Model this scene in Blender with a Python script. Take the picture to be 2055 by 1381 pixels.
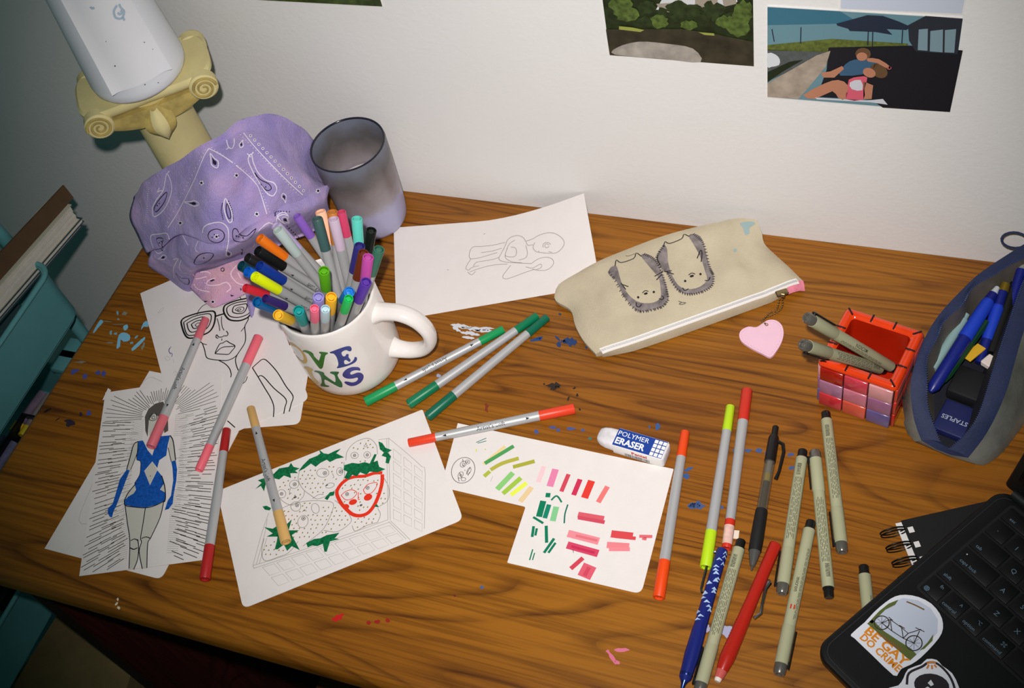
import bpy, bmesh, math, random
from mathutils import Vector, Matrix, Euler
from mathutils.bvhtree import BVHTree
from mathutils.geometry import delaunay_2d_cdt

for _o in list(bpy.data.objects):
    bpy.data.objects.remove(_o, do_unlink=True)
SC = bpy.context.scene
COL = SC.collection
random.seed(7)
PI = math.pi

# ------------------------------------------------------------------ camera
W_PX, H_PX, F_PX = 2055.0, 1381.0, 2332.7748
CAM_POS = Vector((0.0, -0.785355, 0.919644))
CAM_ROT = Euler((0.639170575, 0.187618995, 0.326763122), 'XYZ')
cam_data = bpy.data.cameras.new('camera')
cam_data.sensor_fit = 'HORIZONTAL'
cam_data.sensor_width = 36.0
cam_data.lens = 36.0 * F_PX / W_PX
cam_data.clip_start = 0.01
cam_data.clip_end = 30
cam = bpy.data.objects.new('camera', cam_data)
cam.location = CAM_POS
cam.rotation_euler = CAM_ROT
COL.objects.link(cam)
SC.camera = cam
CAM_M = CAM_ROT.to_matrix()

# ------------------------------------------------------------------ world, flash, exposure
world = bpy.data.worlds.new('dim_room')
SC.world = world
world.use_nodes = True
_bg = world.node_tree.nodes['Background']
_bg.inputs[0].default_value = (0.35, 1.0, 0.94, 1)
_bg.inputs[1].default_value = 0.060

fl = bpy.data.lights.new('camera_flash', 'SPOT')
fl.energy = 58.0
fl.color = (1.0, 0.948, 0.938)
fl.spot_size = math.radians(64)
fl.spot_blend = 1.0
fl.shadow_soft_size = 0.011
flash = bpy.data.objects.new('camera_flash', fl)
flash.location = CAM_POS + CAM_M @ Vector((-0.030, 0.055, 0.02))
FLASH_AIM = Vector((-0.37, -0.10, 0.0))
flash.rotation_euler = (FLASH_AIM - flash.location).to_track_quat('-Z', 'Y').to_euler()
COL.objects.link(flash)

vs = SC.view_settings
vs.view_transform = 'Standard'
vs.look = 'None'
vs.gamma = 1.0
vs.use_curve_mapping = False
vs.exposure = 0.0

# ------------------------------------------------------------------ helpers
def lin(c):
    c = c / 255.0
    return c / 12.92 if c <= 0.04045 else ((c + 0.055) / 1.055) ** 2.4
def rgb(r, g, b, k=1.0):
    return (min(1, lin(r) * k), min(1, lin(g) * k), min(1, lin(b) * k), 1)

MATS = {}
def mat(name, col=(200, 200, 200), rough=0.5, metal=0.0, k=1.0, spec=0.5, noise=None, bump=None, trans=0.0, alpha=1.0, coat=0.0, ior=1.45, sheen=0.0):
    """procedural material; noise=(scale, strength) mottles the colour, bump=(scale, strength)"""
    if name in MATS:
        return MATS[name]
    m = bpy.data.materials.new(name)
    m.use_nodes = True
    nt = m.node_tree
    b = nt.nodes['Principled BSDF']
    c = rgb(*col, k)
    b.inputs['Base Color'].default_value = c
    b.inputs['Roughness'].default_value = rough
    b.inputs['Metallic'].default_value = metal
    b.inputs['Specular IOR Level'].default_value = spec
    b.inputs['IOR'].default_value = ior
    b.inputs['Transmission Weight'].default_value = trans
    b.inputs['Alpha'].default_value = alpha
    b.inputs['Coat Weight'].default_value = coat
    if sheen:
        b.inputs['Sheen Weight'].default_value = sheen
    if noise or bump:
        tc = nt.nodes.new('ShaderNodeTexCoord')
    if noise:
        n = nt.nodes.new('ShaderNodeTexNoise')
        n.inputs['Scale'].default_value = noise[0]
        n.inputs['Detail'].default_value = 4
        nt.links.new(tc.outputs['Object'], n.inputs['Vector'])
        r = nt.nodes.new('ShaderNodeMapRange')
        r.inputs['From Min'].default_value = 0.3
        r.inputs['From Max'].default_value = 0.7
        r.inputs['To Min'].default_value = 1 - noise[1]
        r.inputs['To Max'].default_value = 1 + noise[1] * 0.5
        nt.links.new(n.outputs['Fac'], r.inputs['Value'])
        mx = nt.nodes.new('ShaderNodeMix')
        mx.data_type = 'RGBA'
        mx.blend_type = 'MULTIPLY'
        mx.inputs['Factor'].default_value = 1
        mx.inputs['A'].default_value = c
        nt.links.new(r.outputs['Result'], mx.inputs['B'])
        nt.links.new(mx.outputs['Result'], b.inputs['Base Color'])
    if bump:
        n2 = nt.nodes.new('ShaderNodeTexNoise')
        n2.inputs['Scale'].default_value = bump[0]
        n2.inputs['Detail'].default_value = 3
        nt.links.new(tc.outputs['Object'], n2.inputs['Vector'])
        bp = nt.nodes.new('ShaderNodeBump')
        bp.inputs['Strength'].default_value = bump[1]
        bp.inputs['Distance'].default_value = 0.001
        nt.links.new(n2.outputs['Fac'], bp.inputs['Height'])
        nt.links.new(bp.outputs['Normal'], b.inputs['Normal'])
    MATS[name] = m
    return m

def ink(r, g, b, rough=0.7):
    return mat('ink_%d_%d_%d' % (r, g, b), (r, g, b), rough, spec=0.2)

# --- photograph pixel -> world point on a known plane of the room
def ray(px, py):
    return CAM_M @ Vector(((px - W_PX / 2) / F_PX, -(py - H_PX / 2) / F_PX, -1.0))
def on(px, py, axis, v):
    d = ray(px, py)
    return CAM_POS + d * ((v - CAM_POS[axis]) / d[axis])
def at(px, py, z=0.0):
    return on(px, py, 2, z)
def aty(px, py, y):
    return on(px, py, 1, y)
def atx(px, py, x):
    return on(px, py, 0, x)
def crop(ox, oy, s):
    return lambda x, y: (ox + x * s, oy + y * s)
cA = crop(300, 560, 320 / 1473)
cB = crop(150, 740, 310 / 996)
cS = crop(420, 800, 540 / 1695)
cW = crop(860, 820, 540 / 1864)
cN = crop(760, 370, 470 / 2055)
cP = crop(1090, 420, 550 / 2055)
cX = crop(1560, 480, 495 / 1486)
cK = crop(1280, 760, 480 / 1067)
cL = crop(1620, 930, 435 / 1332)
cH = crop(1180, 0, 800 / 2055)
cG = crop(240, 250, 460 / 1629)
cM = crop(560, 560, 340 / 1739)
cC = crop(90, 0, 370 / 1419)
cT = crop(1820, 450, 235 / 649)
cD = crop(0, 380, 300 / 1295)

# --- objects
LOC = {}
def link(o, parent=None):
    COL.objects.link(o)
    if parent is not None:
        o.parent = parent
    return o
def tag(o, label=None, cat=None, group=None, kind=None):
    if label: o['label'] = label
    if cat: o['category'] = cat
    if group: o['group'] = group
    if kind: o['kind'] = kind
    return o
def empty(name, loc=(0, 0, 0), label=None, cat=None, group=None, M=None):
    o = bpy.data.objects.new(name, None)
    o.empty_display_size = 0.01
    link(o)
    if M is not None:
        o.matrix_world = M
        LOC[o.name] = None
    else:
        o.location = loc
        LOC[o.name] = Vector(loc)
    return tag(o, label, cat, group)
def build(name, v, f, material, parent=None, smooth=0.7, local=False, origin=None):
    """one mesh object. world coordinates by default; local=True: v already in the parent's frame"""
    v = [Vector(p) for p in v]
    me = bpy.data.meshes.new(name)
    if local:
        off = Vector((0, 0, 0))
    elif parent is not None:
        off = LOC[parent.name]
    elif origin is not None:
        off = Vector(origin)
    else:
        xs = [p.x for p in v]; ys = [p.y for p in v]; zs = [p.z for p in v]
        off = Vector(((min(xs) + max(xs)) / 2, (min(ys) + max(ys)) / 2, min(zs)))
    me.from_pydata([p - off for p in v], [], f)
    me.update()
    bm = bmesh.new(); bm.from_mesh(me)
    bmesh.ops.recalc_face_normals(bm, faces=bm.faces)
    bm.to_mesh(me); bm.free()
    if material is not None:
        for m_ in (material if isinstance(material, (list, tuple)) else [material]):
            me.materials.append(m_)
    if smooth:
        me.shade_smooth()
        me.set_sharp_from_angle(angle=smooth)
    o = bpy.data.objects.new(name, me)
    link(o, parent)
    if parent is None:
        o.location = off
    LOC[o.name] = Vector(off) if not local else None
    return o

class MB:
    def __init__(s):
        s.v = []; s.f = []
    def add(s, v, f, M=None):
        n = len(s.v)
        s.v += [(M @ Vector(p)) if M is not None else Vector(p) for p in v]
        s.f += [tuple(i + n for i in q) for q in f]
        return s
    def box(s, x0, x1, y0, y1, z0, z1, M=None):
        v = [(x, y, z) for z in (z0, z1) for y in (y0, y1) for x in (x0, x1)]
        return s.add(v, [(0, 2, 3, 1), (4, 5, 7, 6), (0, 1, 5, 4), (2, 6, 7, 3), (0, 4, 6, 2), (1, 3, 7, 5)], M)
    def rbox(s, x0, x1, y0, y1, z0, z1, r=0.002, seg=2, M=None):
        bm = bmesh.new()
        bmesh.ops.create_cube(bm, size=1.0)
        for q in bm.verts:
            q.co = Vector(((x0 + x1) / 2 + q.co.x * (x1 - x0), (y0 + y1) / 2 + q.co.y * (y1 - y0), (z0 + z1) / 2 + q.co.z * (z1 - z0)))
        bmesh.ops.bevel(bm, geom=list(bm.edges), offset=r, segments=seg, profile=0.5, affect='EDGES')
        bm.verts.index_update()
        v = [q.co.copy() for q in bm.verts]; f = [tuple(q.index for q in fc.verts) for fc in bm.faces]
        bm.free()
        return s.add(v, f, M)
    def lathe(s, prof, seg=24, M=None, axis='X', a0=0.0, a1=2 * PI):
        """prof: (t, r) pairs along the axis"""
        full = abs(a1 - a0 - 2 * PI) < 1e-6
        n = seg if full else seg + 1
        v = []; f = []
        for t, r in prof:
            for i in range(n):
                a = a0 + (a1 - a0) * i / seg
                if axis == 'X': v.append((t, r * math.cos(a), r * math.sin(a)))
                else: v.append((r * math.cos(a), r * math.sin(a), t))
        for j in range(len(prof) - 1):
            for i in range(seg):
                k = (i + 1) % n
                q = (j * n + i, j * n + k, (j + 1) * n + k, (j + 1) * n + i)
                f.append(q if axis != 'X' else q)
        return s.add(v, f, M)
    def tube(s, pts, rad, seg=8, cap=True, closed=False, flat=None):
        pts = [Vector(p) for p in pts]
        n = len(pts)
        if not hasattr(rad, '__len__'): rad = [rad] * n
        v = []; f = []
        up = None
        for i, p in enumerate(pts):
            if closed: t = pts[(i + 1) % n] - pts[i - 1]
            else: t = pts[min(i + 1, n - 1)] - pts[max(i - 1, 0)]
            t.normalize()
            if up is None:
                up = t.orthogonal().normalized()
            up = (up - t * up.dot(t)).normalized()
            sd = t.cross(up)
            for k in range(seg):
                a = 2 * PI * k / seg
                v.append(p + (up * math.cos(a) + sd * math.sin(a)) * rad[i])
        m = n if closed else n - 1
        for i in range(m):
            for k in range(seg):
                f.append((i * seg + k, i * seg + (k + 1) % seg, ((i + 1) % n) * seg + (k + 1) % seg, ((i + 1) % n) * seg + k))
        if cap and not closed:
            f.append(tuple(range(seg - 1, -1, -1)))
            f.append(tuple((n - 1) * seg + k for k in range(seg)))
        return s.add(v, f)
    def grid(s, rows, M=None):
        n = len(rows[0])
        v = [p for r in rows for p in r]
        f = [(i * n + j, i * n + j + 1, (i + 1) * n + j + 1, (i + 1) * n + j) for i in range(len(rows) - 1) for j in range(n - 1)]
        return s.add(v, f, M)
    def build(s, name, material, parent=None, smooth=0.7, local=False, origin=None):
        return build(name, s.v, s.f, material, parent, smooth, local, origin)

def catmull(pts, n=6, closed=False):
    pts = [Vector(p) for p in pts]
    m = len(pts)
    if m < 3:
        return pts
    out = []
    rng = range(m if closed else m - 1)
    for i in rng:
        p0 = pts[(i - 1) % m] if (closed or i > 0) else pts[0] * 2 - pts[1]
        p1 = pts[i]; p2 = pts[(i + 1) % m]
        p3 = pts[(i + 2) % m] if (closed or i + 2 < m) else pts[-1] * 2 - pts[-2]
        for k in range(n):
            t = k / n
            out.append(0.5 * ((2 * p1) + (p2 - p0) * t + (2 * p0 - 5 * p1 + 4 * p2 - p3) * t * t + (3 * p1 - p0 - 3 * p2 + p3) * t ** 3))
    if not closed:
        out.append(pts[-1])
    return out

def slab(poly, thick, z=None):
    """closed prism from a planar polygon of world points, extruded down by thick"""
    n = len(poly)
    v = [Vector(p) for p in poly] + [Vector(p) - Vector((0, 0, thick)) for p in poly]
    f = [tuple(range(n)), tuple(range(2 * n - 1, n - 1, -1))] + [(i, i + n, (i + 1) % n + n, (i + 1) % n) for i in range(n)]
    return v, f
def round_poly(poly, radii, seg=5):
    out = []
    n = len(poly)
    for i in range(n):
        p = Vector(poly[i]); r = radii[i]
        if r <= 0:
            out.append(p); continue
        a = (Vector(poly[i - 1]) - p).normalized(); b = (Vector(poly[(i + 1) % n]) - p).normalized()
        d = r / math.tan(a.angle(b) / 2)
        s = p + a * d; e = p + b * d
        for k in range(seg + 1):
            t = k / seg
            out.append((s * (1 - t) + p * t) * (1 - t) + (p * (1 - t) + e * t) * t)
    return out

# --- drawing: strokes and fills as thin real ribbons on a surface.  surf(px,py)->(point, normal)
def plane_z(z):
    def g(x, y):
        return at(x, y, z), Vector((0, 0, 1))
    return g
def plane_y(y):
    def g(px, py):
        return aty(px, py, y), Vector((0, -1, 0))
    return g
def on_mesh(bvh, eps=0.00035):
    def g(px, py):
        d = ray(px, py).normalized()
        h = bvh.ray_cast(CAM_POS, d)
        if h[0] is None:
            return None
        n = h[1]
        if n.dot(d) > 0: n = -n
        return h[0] + n * eps, n
    return g
def ribbon(mb, pts, nrm, w, closed=False):
    n = len(pts)
    L = []
    for i in range(n):
        if closed: t = pts[(i + 1) % n] - pts[i - 1]
        else: t = pts[min(i + 1, n - 1)] - pts[max(i - 1, 0)]
        if t.length < 1e-9: t = Vector((1, 0, 0))
        sd = nrm[i].cross(t).normalized() * (w / 2)
        L.append(pts[i] - sd); L.append(pts[i] + sd)
    f = [(2 * i, 2 * ((i + 1) % n), 2 * ((i + 1) % n) + 1, 2 * i + 1) for i in range(n if closed else n - 1)]
    mb.add(L, f)
def stroke(mb, surf, pts2, w, cr=None, curve=4, closed=False, lift=0.0):
    q = [Vector((*(cr(*p) if cr else p), 0)) for p in pts2]
    if curve and len(q) > 2:
        q = catmull(q, curve, closed)
    P = []; N = []
    for p in q:
        h = surf(p.x, p.y)
        if h is None:
            if len(P) > 1: ribbon(mb, P, N, w)
            P = []; N = []; closed = False
            continue
        P.append(h[0] + h[1] * lift); N.append(h[1])
    if len(P) > 1:
        ribbon(mb, P, N, w, closed)
def fill(mb, surf, poly2, cr=None, curve=0, step=None, lift=0.0):
    q = [Vector((*(cr(*p) if cr else p), 0)) for p in poly2]
    if curve:
        q = catmull(q, curve, True)
    pts = [Vector((p.x, p.y)) for p in q]
    n = len(pts)
    if step:
        xs = [p.x for p in pts]; ys = [p.y for p in pts]
        x = min(xs) + step / 2
        def inside(a):
            c = False
            for i in range(n):
                p, r = pts[i], pts[i - 1]
                if (p.y > a.y) != (r.y > a.y) and a.x < (r.x - p.x) * (a.y - p.y) / (r.y - p.y) + p.x: c = not c
            return c
        ex = []
        while x < max(xs):
            y = min(ys) + step / 2
            while y < max(ys):
                if inside(Vector((x, y))): ex.append(Vector((x, y)))
                y += step
            x += step
        V, E_, F_, *_r = delaunay_2d_cdt(pts + ex, [], [list(range(n))], 1, 1e-5)
    else:
        V, E_, F_, *_r = delaunay_2d_cdt(pts, [], [list(range(n))], 1, 1e-5)
    P = []
    for p in V:
        h = surf(p.x, p.y)
        if h is None: P.append(None)
        else: P.append(h[0] + h[1] * lift)
    ok = [t for t in F_ if all(P[i] is not None for i in t)]
    used = {}
    vv = []; ff = []
    for t in ok:
        r = []
        for i in t:
            if i not in used: used[i] = len(vv); vv.append(P[i])
            r.append(used[i])
        ff.append(tuple(r))
    mb.add(vv, ff)
def ell(cx, cy, rx, ry=None, rot=0, n=14, a0=0, a1=360):
    ry = rx if ry is None else ry
    o = []
    m = n if abs(a1 - a0) >= 360 else n + 1
    for i in range(m):
        a = math.radians(a0 + (a1 - a0) * i / n)
        x, y = rx * math.cos(a), ry * math.sin(a)
        c, s = math.cos(math.radians(rot)), math.sin(math.radians(rot))
        o.append((cx + x * c - y * s, cy + x * s + y * c))
    return o

# --- text meshes from the built-in font
TEXT = {}
def text_mesh(body, size=1.0, bold=0.0):
    key = (body, bold)
    if key not in TEXT:
        cu = bpy.data.curves.new('t', 'FONT')
        cu.body = body
        cu.size = 1.0
        cu.resolution_u = 2
        cu.offset = bold
        o = bpy.data.objects.new('t', cu)
        COL.objects.link(o)
        bpy.context.view_layer.update()
        dg = bpy.context.evaluated_depsgraph_get()
        ev = o.evaluated_get(dg)
        me = ev.to_mesh()
        TEXT[key] = ([(p.co.x, p.co.y) for p in me.vertices], [tuple(q.vertices) for q in me.polygons])
        ev.to_mesh_clear()
        bpy.data.objects.remove(o, do_unlink=True)
        bpy.data.curves.remove(cu)
    v, f = TEXT[key]
    return [(x * size, y * size) for x, y in v], f
def text_width(body, bold=0.0):
    v, f = text_mesh(body, 1.0, bold)
    return max(p[0] for p in v)
def text_flat(mb, body, size, M, bold=0.0, sx=1.0):
    v, f = text_mesh(body, size, bold)
    mb.add([(x * sx, y, 0) for x, y in v], f, M)
def frame(p0, xdir, up=(0, 0, 1)):
    x = Vector(xdir).normalized()
    z = (Vector(up) - x * Vector(up).dot(x)).normalized()
    y = z.cross(x)
    M = Matrix((x, y, z)).transposed().to_4x4()
    M.translation = Vector(p0)
    return M
def loft_grid(rows, nu=5, nv=5):
    """rows of control points -> dense Catmull-Rom grid"""
    R_ = [catmull(r, nu) for r in rows]
    cols = list(zip(*R_))
    C_ = [catmull(list(c), nv) for c in cols]
    return [list(r) for r in zip(*C_)]
# ================================================================== the setting
def wall_material():
    m = mat('wall_paint', (233, 231, 228), 0.75, spec=0.25, noise=(3.0, 0.03), bump=(220, 0.25))
    return m
def wood_material(name, light, dark, vein, scale=1.0, rough=0.38):
    m = bpy.data.materials.new(name)
    m.use_nodes = True
    nt = m.node_tree; N = nt.nodes; Lk = nt.links
    b = N['Principled BSDF']
    b.inputs['Roughness'].default_value = rough
    b.inputs['Specular IOR Level'].default_value = 0.35
    tc = N.new('ShaderNodeTexCoord')
    def mapping(sx, sy, sz):
        q = N.new('ShaderNodeMapping'); q.inputs['Scale'].default_value = (sx, sy, sz)
        Lk.new(tc.outputs['Object'], q.inputs['Vector']); return q
    def noise(mp, sc, det, dist=0.0, rg=0.5):
        q = N.new('ShaderNodeTexNoise'); q.inputs['Scale'].default_value = sc; q.inputs['Detail'].default_value = det
        q.inputs['Distortion'].default_value = dist; q.inputs['Roughness'].default_value = rg
        Lk.new(mp.outputs['Vector'], q.inputs['Vector']); return q
    def ramp(src, stops):
        q = N.new('ShaderNodeValToRGB')
        while len(q.color_ramp.elements) < len(stops): q.color_ramp.elements.new(0.5)
        for e, (p, c) in zip(q.color_ramp.elements, stops):
            e.position = p; e.color = c
        Lk.new(src, q.inputs['Fac']); return q
    def mix(a, bb, fac, mode='MIX'):
        q = N.new('ShaderNodeMix'); q.data_type = 'RGBA'; q.blend_type = mode
        if isinstance(fac, float): q.inputs['Factor'].default_value = fac
        else: Lk.new(fac, q.inputs['Factor'])
        for k, s_ in (('A', a), ('B', bb)):
            if isinstance(s_, tuple): q.inputs[k].default_value = s_
            else: Lk.new(s_, q.inputs[k])
        return q
    broad = noise(mapping(1.2 * scale, 5 * scale, 1), 2.0, 3, 0.4)
    base = ramp(broad.outputs['Fac'], [(0.30, dark), (0.62, light)])
    # growth-ring figure: contour lines of a stretched noise field
    fld = noise(mapping(0.36 * scale, 4.4 * scale, 1), 1.5, 2.0, 0.30, 0.45)
    def math_(op, a, v=None):
        q = N.new('ShaderNodeMath'); q.operation = op; Lk.new(a, q.inputs[0])
        if v is not None: q.inputs[1].default_value = v
        return q
    fr_ = math_('FRACT', math_('MULTIPLY', fld.outputs['Fac'], 44.0).outputs[0])
    vr = ramp(fr_.outputs[0], [(0.0, (0.55, 0.55, 0.55, 1)), (0.10, (0.12, 0.12, 0.12, 1)), (0.70, (0.02, 0.02, 0.02, 1)), (0.97, (0.75, 0.75, 0.75, 1))])
    brk = noise(mapping(3.2 * scale, 26 * scale, 1), 1.6, 3, 0.3)
    bk_ = ramp(brk.outputs['Fac'], [(0.36, (0.15, 0.15, 0.15, 1)), (0.62, (1, 1, 1, 1))])
    vm = mix(vr.outputs['Color'], bk_.outputs['Color'], 1.0, 'MULTIPLY')
    c1 = mix(base.outputs['Color'], vein, vm.outputs['Result'])
    # fine pores
    fine = noise(mapping(6 * scale, 260 * scale, 1), 1.0, 4, 0.2, 0.6)
    fr = ramp(fine.outputs['Fac'], [(0.36, (0.60, 0.55, 0.48, 1)), (0.56, (1.08, 1.07, 1.05, 1))])
    c2 = mix(c1.outputs['Result'], fr.outputs['Color'], 0.8, 'MULTIPLY')
    Lk.new(c2.outputs['Result'], b.inputs['Base Color'])
    bp = N.new('ShaderNodeBump'); bp.inputs['Strength'].default_value = 0.12; bp.inputs['Distance'].default_value = 0.0006
    Lk.new(fine.outputs['Fac'], bp.inputs['Height']); Lk.new(bp.outputs['Normal'], b.inputs['Normal'])
    MATS[name] = m
    return m

WALL = wall_material()
wall = tag(MB().box(-2.6, 1.6, 0.0, 0.06, -0.76, 1.7).build('wall_back', WALL, smooth=0), 'white painted wall behind the desk', kind='structure')
FLOORW = wood_material('floor_boards', rgb(120, 70, 35, .5), rgb(80, 42, 20, .5), rgb(40, 20, 10, .5), 0.8, 0.5)
floor = tag(MB().box(-2.6, 1.6, -2.4, 0.0, -0.80, -0.76).build('floor', FLOORW, smooth=0), 'dark wooden floor under the desk', kind='structure')

# ------------------------------------------------------------------ desk
WOOD = wood_material('desk_oak', rgb(154, 97, 23), rgb(134, 79, 17), rgb(64, 27, 5), 1.0)
DARKWOOD = wood_material('desk_dark_side', rgb(70, 22, 16), rgb(45, 14, 10), rgb(30, 8, 6), 1.0, 0.55)
DX0, DX1, DY0, DY1, DT = -0.8735, 0.62, -0.5435, -0.0005, 0.026
desk = empty('desk', (-0.2, -0.27, -0.76), 'brown wood-grain desk spattered with dried paint', 'desk')
def desktop():
    # rounded (bullnose) outline swept as stacked insets
    prof = []
    r = 0.011
    for k in range(7):
        a = PI / 2 * k / 6
        prof.append((r - r * math.sin(a), -(r - r * math.cos(a))))
    prof = [(p[0], p[1]) for p in prof]
    prof += [(0.0, -DT + 0.004), (0.004, -DT)]
    mb = MB(); v = []; f = []
    for ins, z in prof:
        v += [(DX0 + ins, DY1, z), (DX0 + ins, DY0 + ins, z), (DX1 - ins, DY0 + ins, z), (DX1 - ins, DY1, z)]
    n = len(prof)
    f.append((0, 1, 2, 3)); f.append(tuple(4 * (n - 1) + k for k in (3, 2, 1, 0)))
    for j in range(n - 1):
        for k in range(4):
            f.append((4 * j + k, 4 * j + (k + 1) % 4, 4 * j + 4 + (k + 1) % 4, 4 * j + 4 + k))
    return mb.add(v, f).build('top', WOOD, desk, smooth=0.5)
top = desktop()
MB().box(-0.815, -0.79, -0.530, -0.02, -0.76, -DT).build('side_panel', DARKWOOD, desk, 0)
MB().box(0.53, 0.555, -0.50, -0.02, -0.76, -DT).build('side_panel', DARKWOOD, desk, 0)
MB().box(-0.79, 0.53, -0.06, -0.04, -0.40, -DT).build('back_panel', DARKWOOD, desk, 0)
MB().box(-0.79, -0.42, -0.48, -0.06, -0.150, -0.135).build('shelf', DARKWOOD, desk, 0)
RAIL = wood_material('raw_rail', rgb(120, 74, 40), rgb(98, 58, 30), rgb(60, 34, 18), 1.0, 0.6)
MB().box(-0.66, -0.635, -0.46, -0.06, -0.50, -0.46).build('rail', RAIL, desk, 0)
MB().box(-0.57, -0.53, -0.46, -0.06, -0.62, -0.58).build('rail', RAIL, desk, 0)
# ================================================================== sheets of paper
PAPER = mat('drawing_paper', (229, 222, 218), 0.8, spec=0.15, noise=(60, 0.02), bump=(500, 0.12))
INK = ink(28, 28, 26)
PENCIL = ink(182, 178, 170)
PENCIL_D = ink(146, 141, 133)
def sheet(name, corners, z, radii, label, group='loose sketchbook sheets', t=0.0004):
    P = [Vector((c[0], c[1], z)) for c in corners]
    v, f = slab(round_poly(P, radii), t)
    o = build(name, v, f, PAPER, None, 0)
    return tag(o, label, 'drawing', group)
FINE = {'pencil_lines', 'ink_lines', 'ink_rays', 'fine_hatching', 'seed_dots', 'pupils', 'pencil_faces', 'basket_pencil_lines', 'purple_scribble', 'skin_shading', 'ink_face', 'hedgehog_outlines', 'stitching', 'paint_specks', 'ink_specks', 'white_specks', 'paint_smear', 'red_outline', 'faded_emblem',
        'trees', 'lit_trees', 'windows', 'city_blocks', 'skin', 'hair', 'white_details', 'bicycle_print', 'orange_strokes', 'parasol', 'pink_swimsuit', 'grass_print', 'earth_print', 'red_paint', 'pink_paint', 'lilac_paint', 'paint_stain', 'shore', 'slogan_lettering', 'white_oval_detail', 'dark_oval_print', 'blue_paint_stain', 'hedgehog_print', 'green_leaf'}
def part(mb, name, m, parent):
    """flat print or paint on a thing; tiny marks that nobody would pick apart stay one part"""
    if not mb.v:
        return None
    o = mb.build(name, m, parent, smooth=0)
    if name in FINE:
        o['kind'] = 'stuff'
    return o

# --- blank sheets lowest in the pile
ZC, ZD, ZA, ZB = 0.0006, 0.0012, 0.0018, 0.0024
shC = sheet('paper_sheet', [(-.766, -.504), (-.630, -.504), (-.630, -.291), (-.766, -.291)], ZC, (0, .007, 0, 0), 'plain white sheet under the drawing of the woman in blue, its corners showing')
mb = MB(); s_ = plane_z(ZC + .00012)
for w, l in [(.0005, [(282, 774), (300, 757), (325, 766)]), (.0004, [(199, 938), (180, 985), (158, 1045), (185, 1052)]), (.0004, [(205, 935), (192, 975)])]:
    stroke(mb, s_, l, w, None, 3)
part(mb, 'pencil_lines', PENCIL, shC)
d0 = Vector((-.5693, -.318)); du = Vector((-.957, -.289)); dv = Vector((-.289, .957))
shD = sheet('paper_sheet', [d0 + du * .12, d0, d0 + dv * .10, d0 + du * .12 + dv * .10], ZD, (0, .007, 0, 0), 'plain white sheet under the sunglasses drawing, one rounded corner by the mug')

# --- sunglasses woman
u = Vector((.656, -.755)); n_ = Vector((.755, .656)); tl = Vector((-.832, -.197))
shA = sheet('paper_sheet', [tl, tl + u * .240, tl + u * .240 + n_ * .136, tl + n_ * .136], ZA, (0, 0, .008, 0), 'ink drawing of a woman in spiral sunglasses, partly under the purple bandana')
mb = MB(); s_ = plane_z(ZA + .00012); T_, M_, F_ = .0020, .0013, .0009
for w, l in [
 (T_, [(300, 375), (340, 350), (450, 315), (560, 297), (600, 305), (608, 345), (595, 420), (560, 480), (500, 515), (400, 545), (350, 540), (320, 500), (300, 440), (292, 400), (300, 375)]),
 (M_, [(315, 400), (400, 350), (520, 322), (567, 332), (565, 390), (530, 455), (450, 505), (365, 522), (332, 482), (315, 400)]),
 (M_, [(345, 410), (420, 370), (505, 350), (525, 390), (480, 455), (400, 492), (362, 470), (345, 410)]),
 (M_, [(385, 420), (430, 390), (482, 382), (475, 430), (412, 458), (385, 420)]), (F_, [(420, 425), (450, 405), (465, 415), (440, 440), (420, 425)]),
 (T_, [(608, 345), (640, 335), (685, 322)]),
 (T_, [(935, 325), (900, 360), (830, 385), (750, 380), (710, 350), (685, 300), (690, 255), (720, 230), (800, 200), (900, 178)]),
 (M_, [(935, 300), (900, 330), (820, 355), (745, 345), (715, 300), (725, 255), (800, 220), (895, 205)]),
 (M_, [(765, 290), (785, 250), (850, 235), (895, 230), (900, 260), (870, 310), (820, 320), (775, 310), (765, 290)]),
 (F_, [(790, 285), (820, 262), (865, 262), (870, 285), (835, 305), (790, 285)]), (F_, [(810, 285), (830, 275), (845, 280), (830, 293), (810, 285)]),
 (F_, [(440, 330), (455, 290), (490, 250), (530, 228)]), (F_, [(780, 150), (830, 165), (850, 190)]),
 (F_, [(625, 365), (640, 420), (650, 480)]), (F_, [(665, 345), (665, 400), (675, 450), (690, 475)]),
 (.0011, [(710, 480), (725, 505), (715, 525), (690, 525), (670, 535), (640, 535), (620, 515), (615, 540), (635, 548)]), (F_, [(668, 550), (668, 570)]),
 (.0011, [(605, 690), (620, 650), (650, 600), (680, 590), (710, 572), (740, 590), (790, 620), (760, 665), (730, 695), (680, 695), (605, 690)]),
 (.0011, [(605, 690), (650, 645), (690, 628), (740, 625), (790, 620)]),
 (.0011, [(470, 580), (490, 600), (510, 660), (525, 720), (560, 740), (640, 750), (720, 752), (790, 720), (830, 670), (880, 590), (888, 520), (880, 440), (910, 380), (912, 350)]),
 (F_, [(485, 595), (530, 608)]), (F_, [(845, 485), (885, 435)]),
 (.0011, [(640, 752), (700, 785), (740, 830), (755, 880), (750, 908)]), (.0011, [(810, 700), (795, 740), (800, 790), (820, 845)]),
 (.0011, [(950, 820), (1000, 775), (1045, 742), (1090, 760), (1180, 860), (1260, 990), (1325, 1080), (1310, 1150), (1290, 1225)]),
 (.0011, [(950, 820), (1000, 900), (1060, 1000), (1120, 1100), (1148, 1180), (1145, 1275)]),
 (.0011, [(1005, 910), (1020, 893), (1060, 910), (1150, 1010), (1260, 1110), (1250, 1190), (1240, 1245)]),
 (.0011, [(720, 1310), (790, 1372)]), (F_, [(905, 900), (890, 940), (865, 965)])]:
    stroke(mb, s_, l, w, cA, 4)
part(mb, 'ink_lines', INK, shA)
mb = MB()
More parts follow.
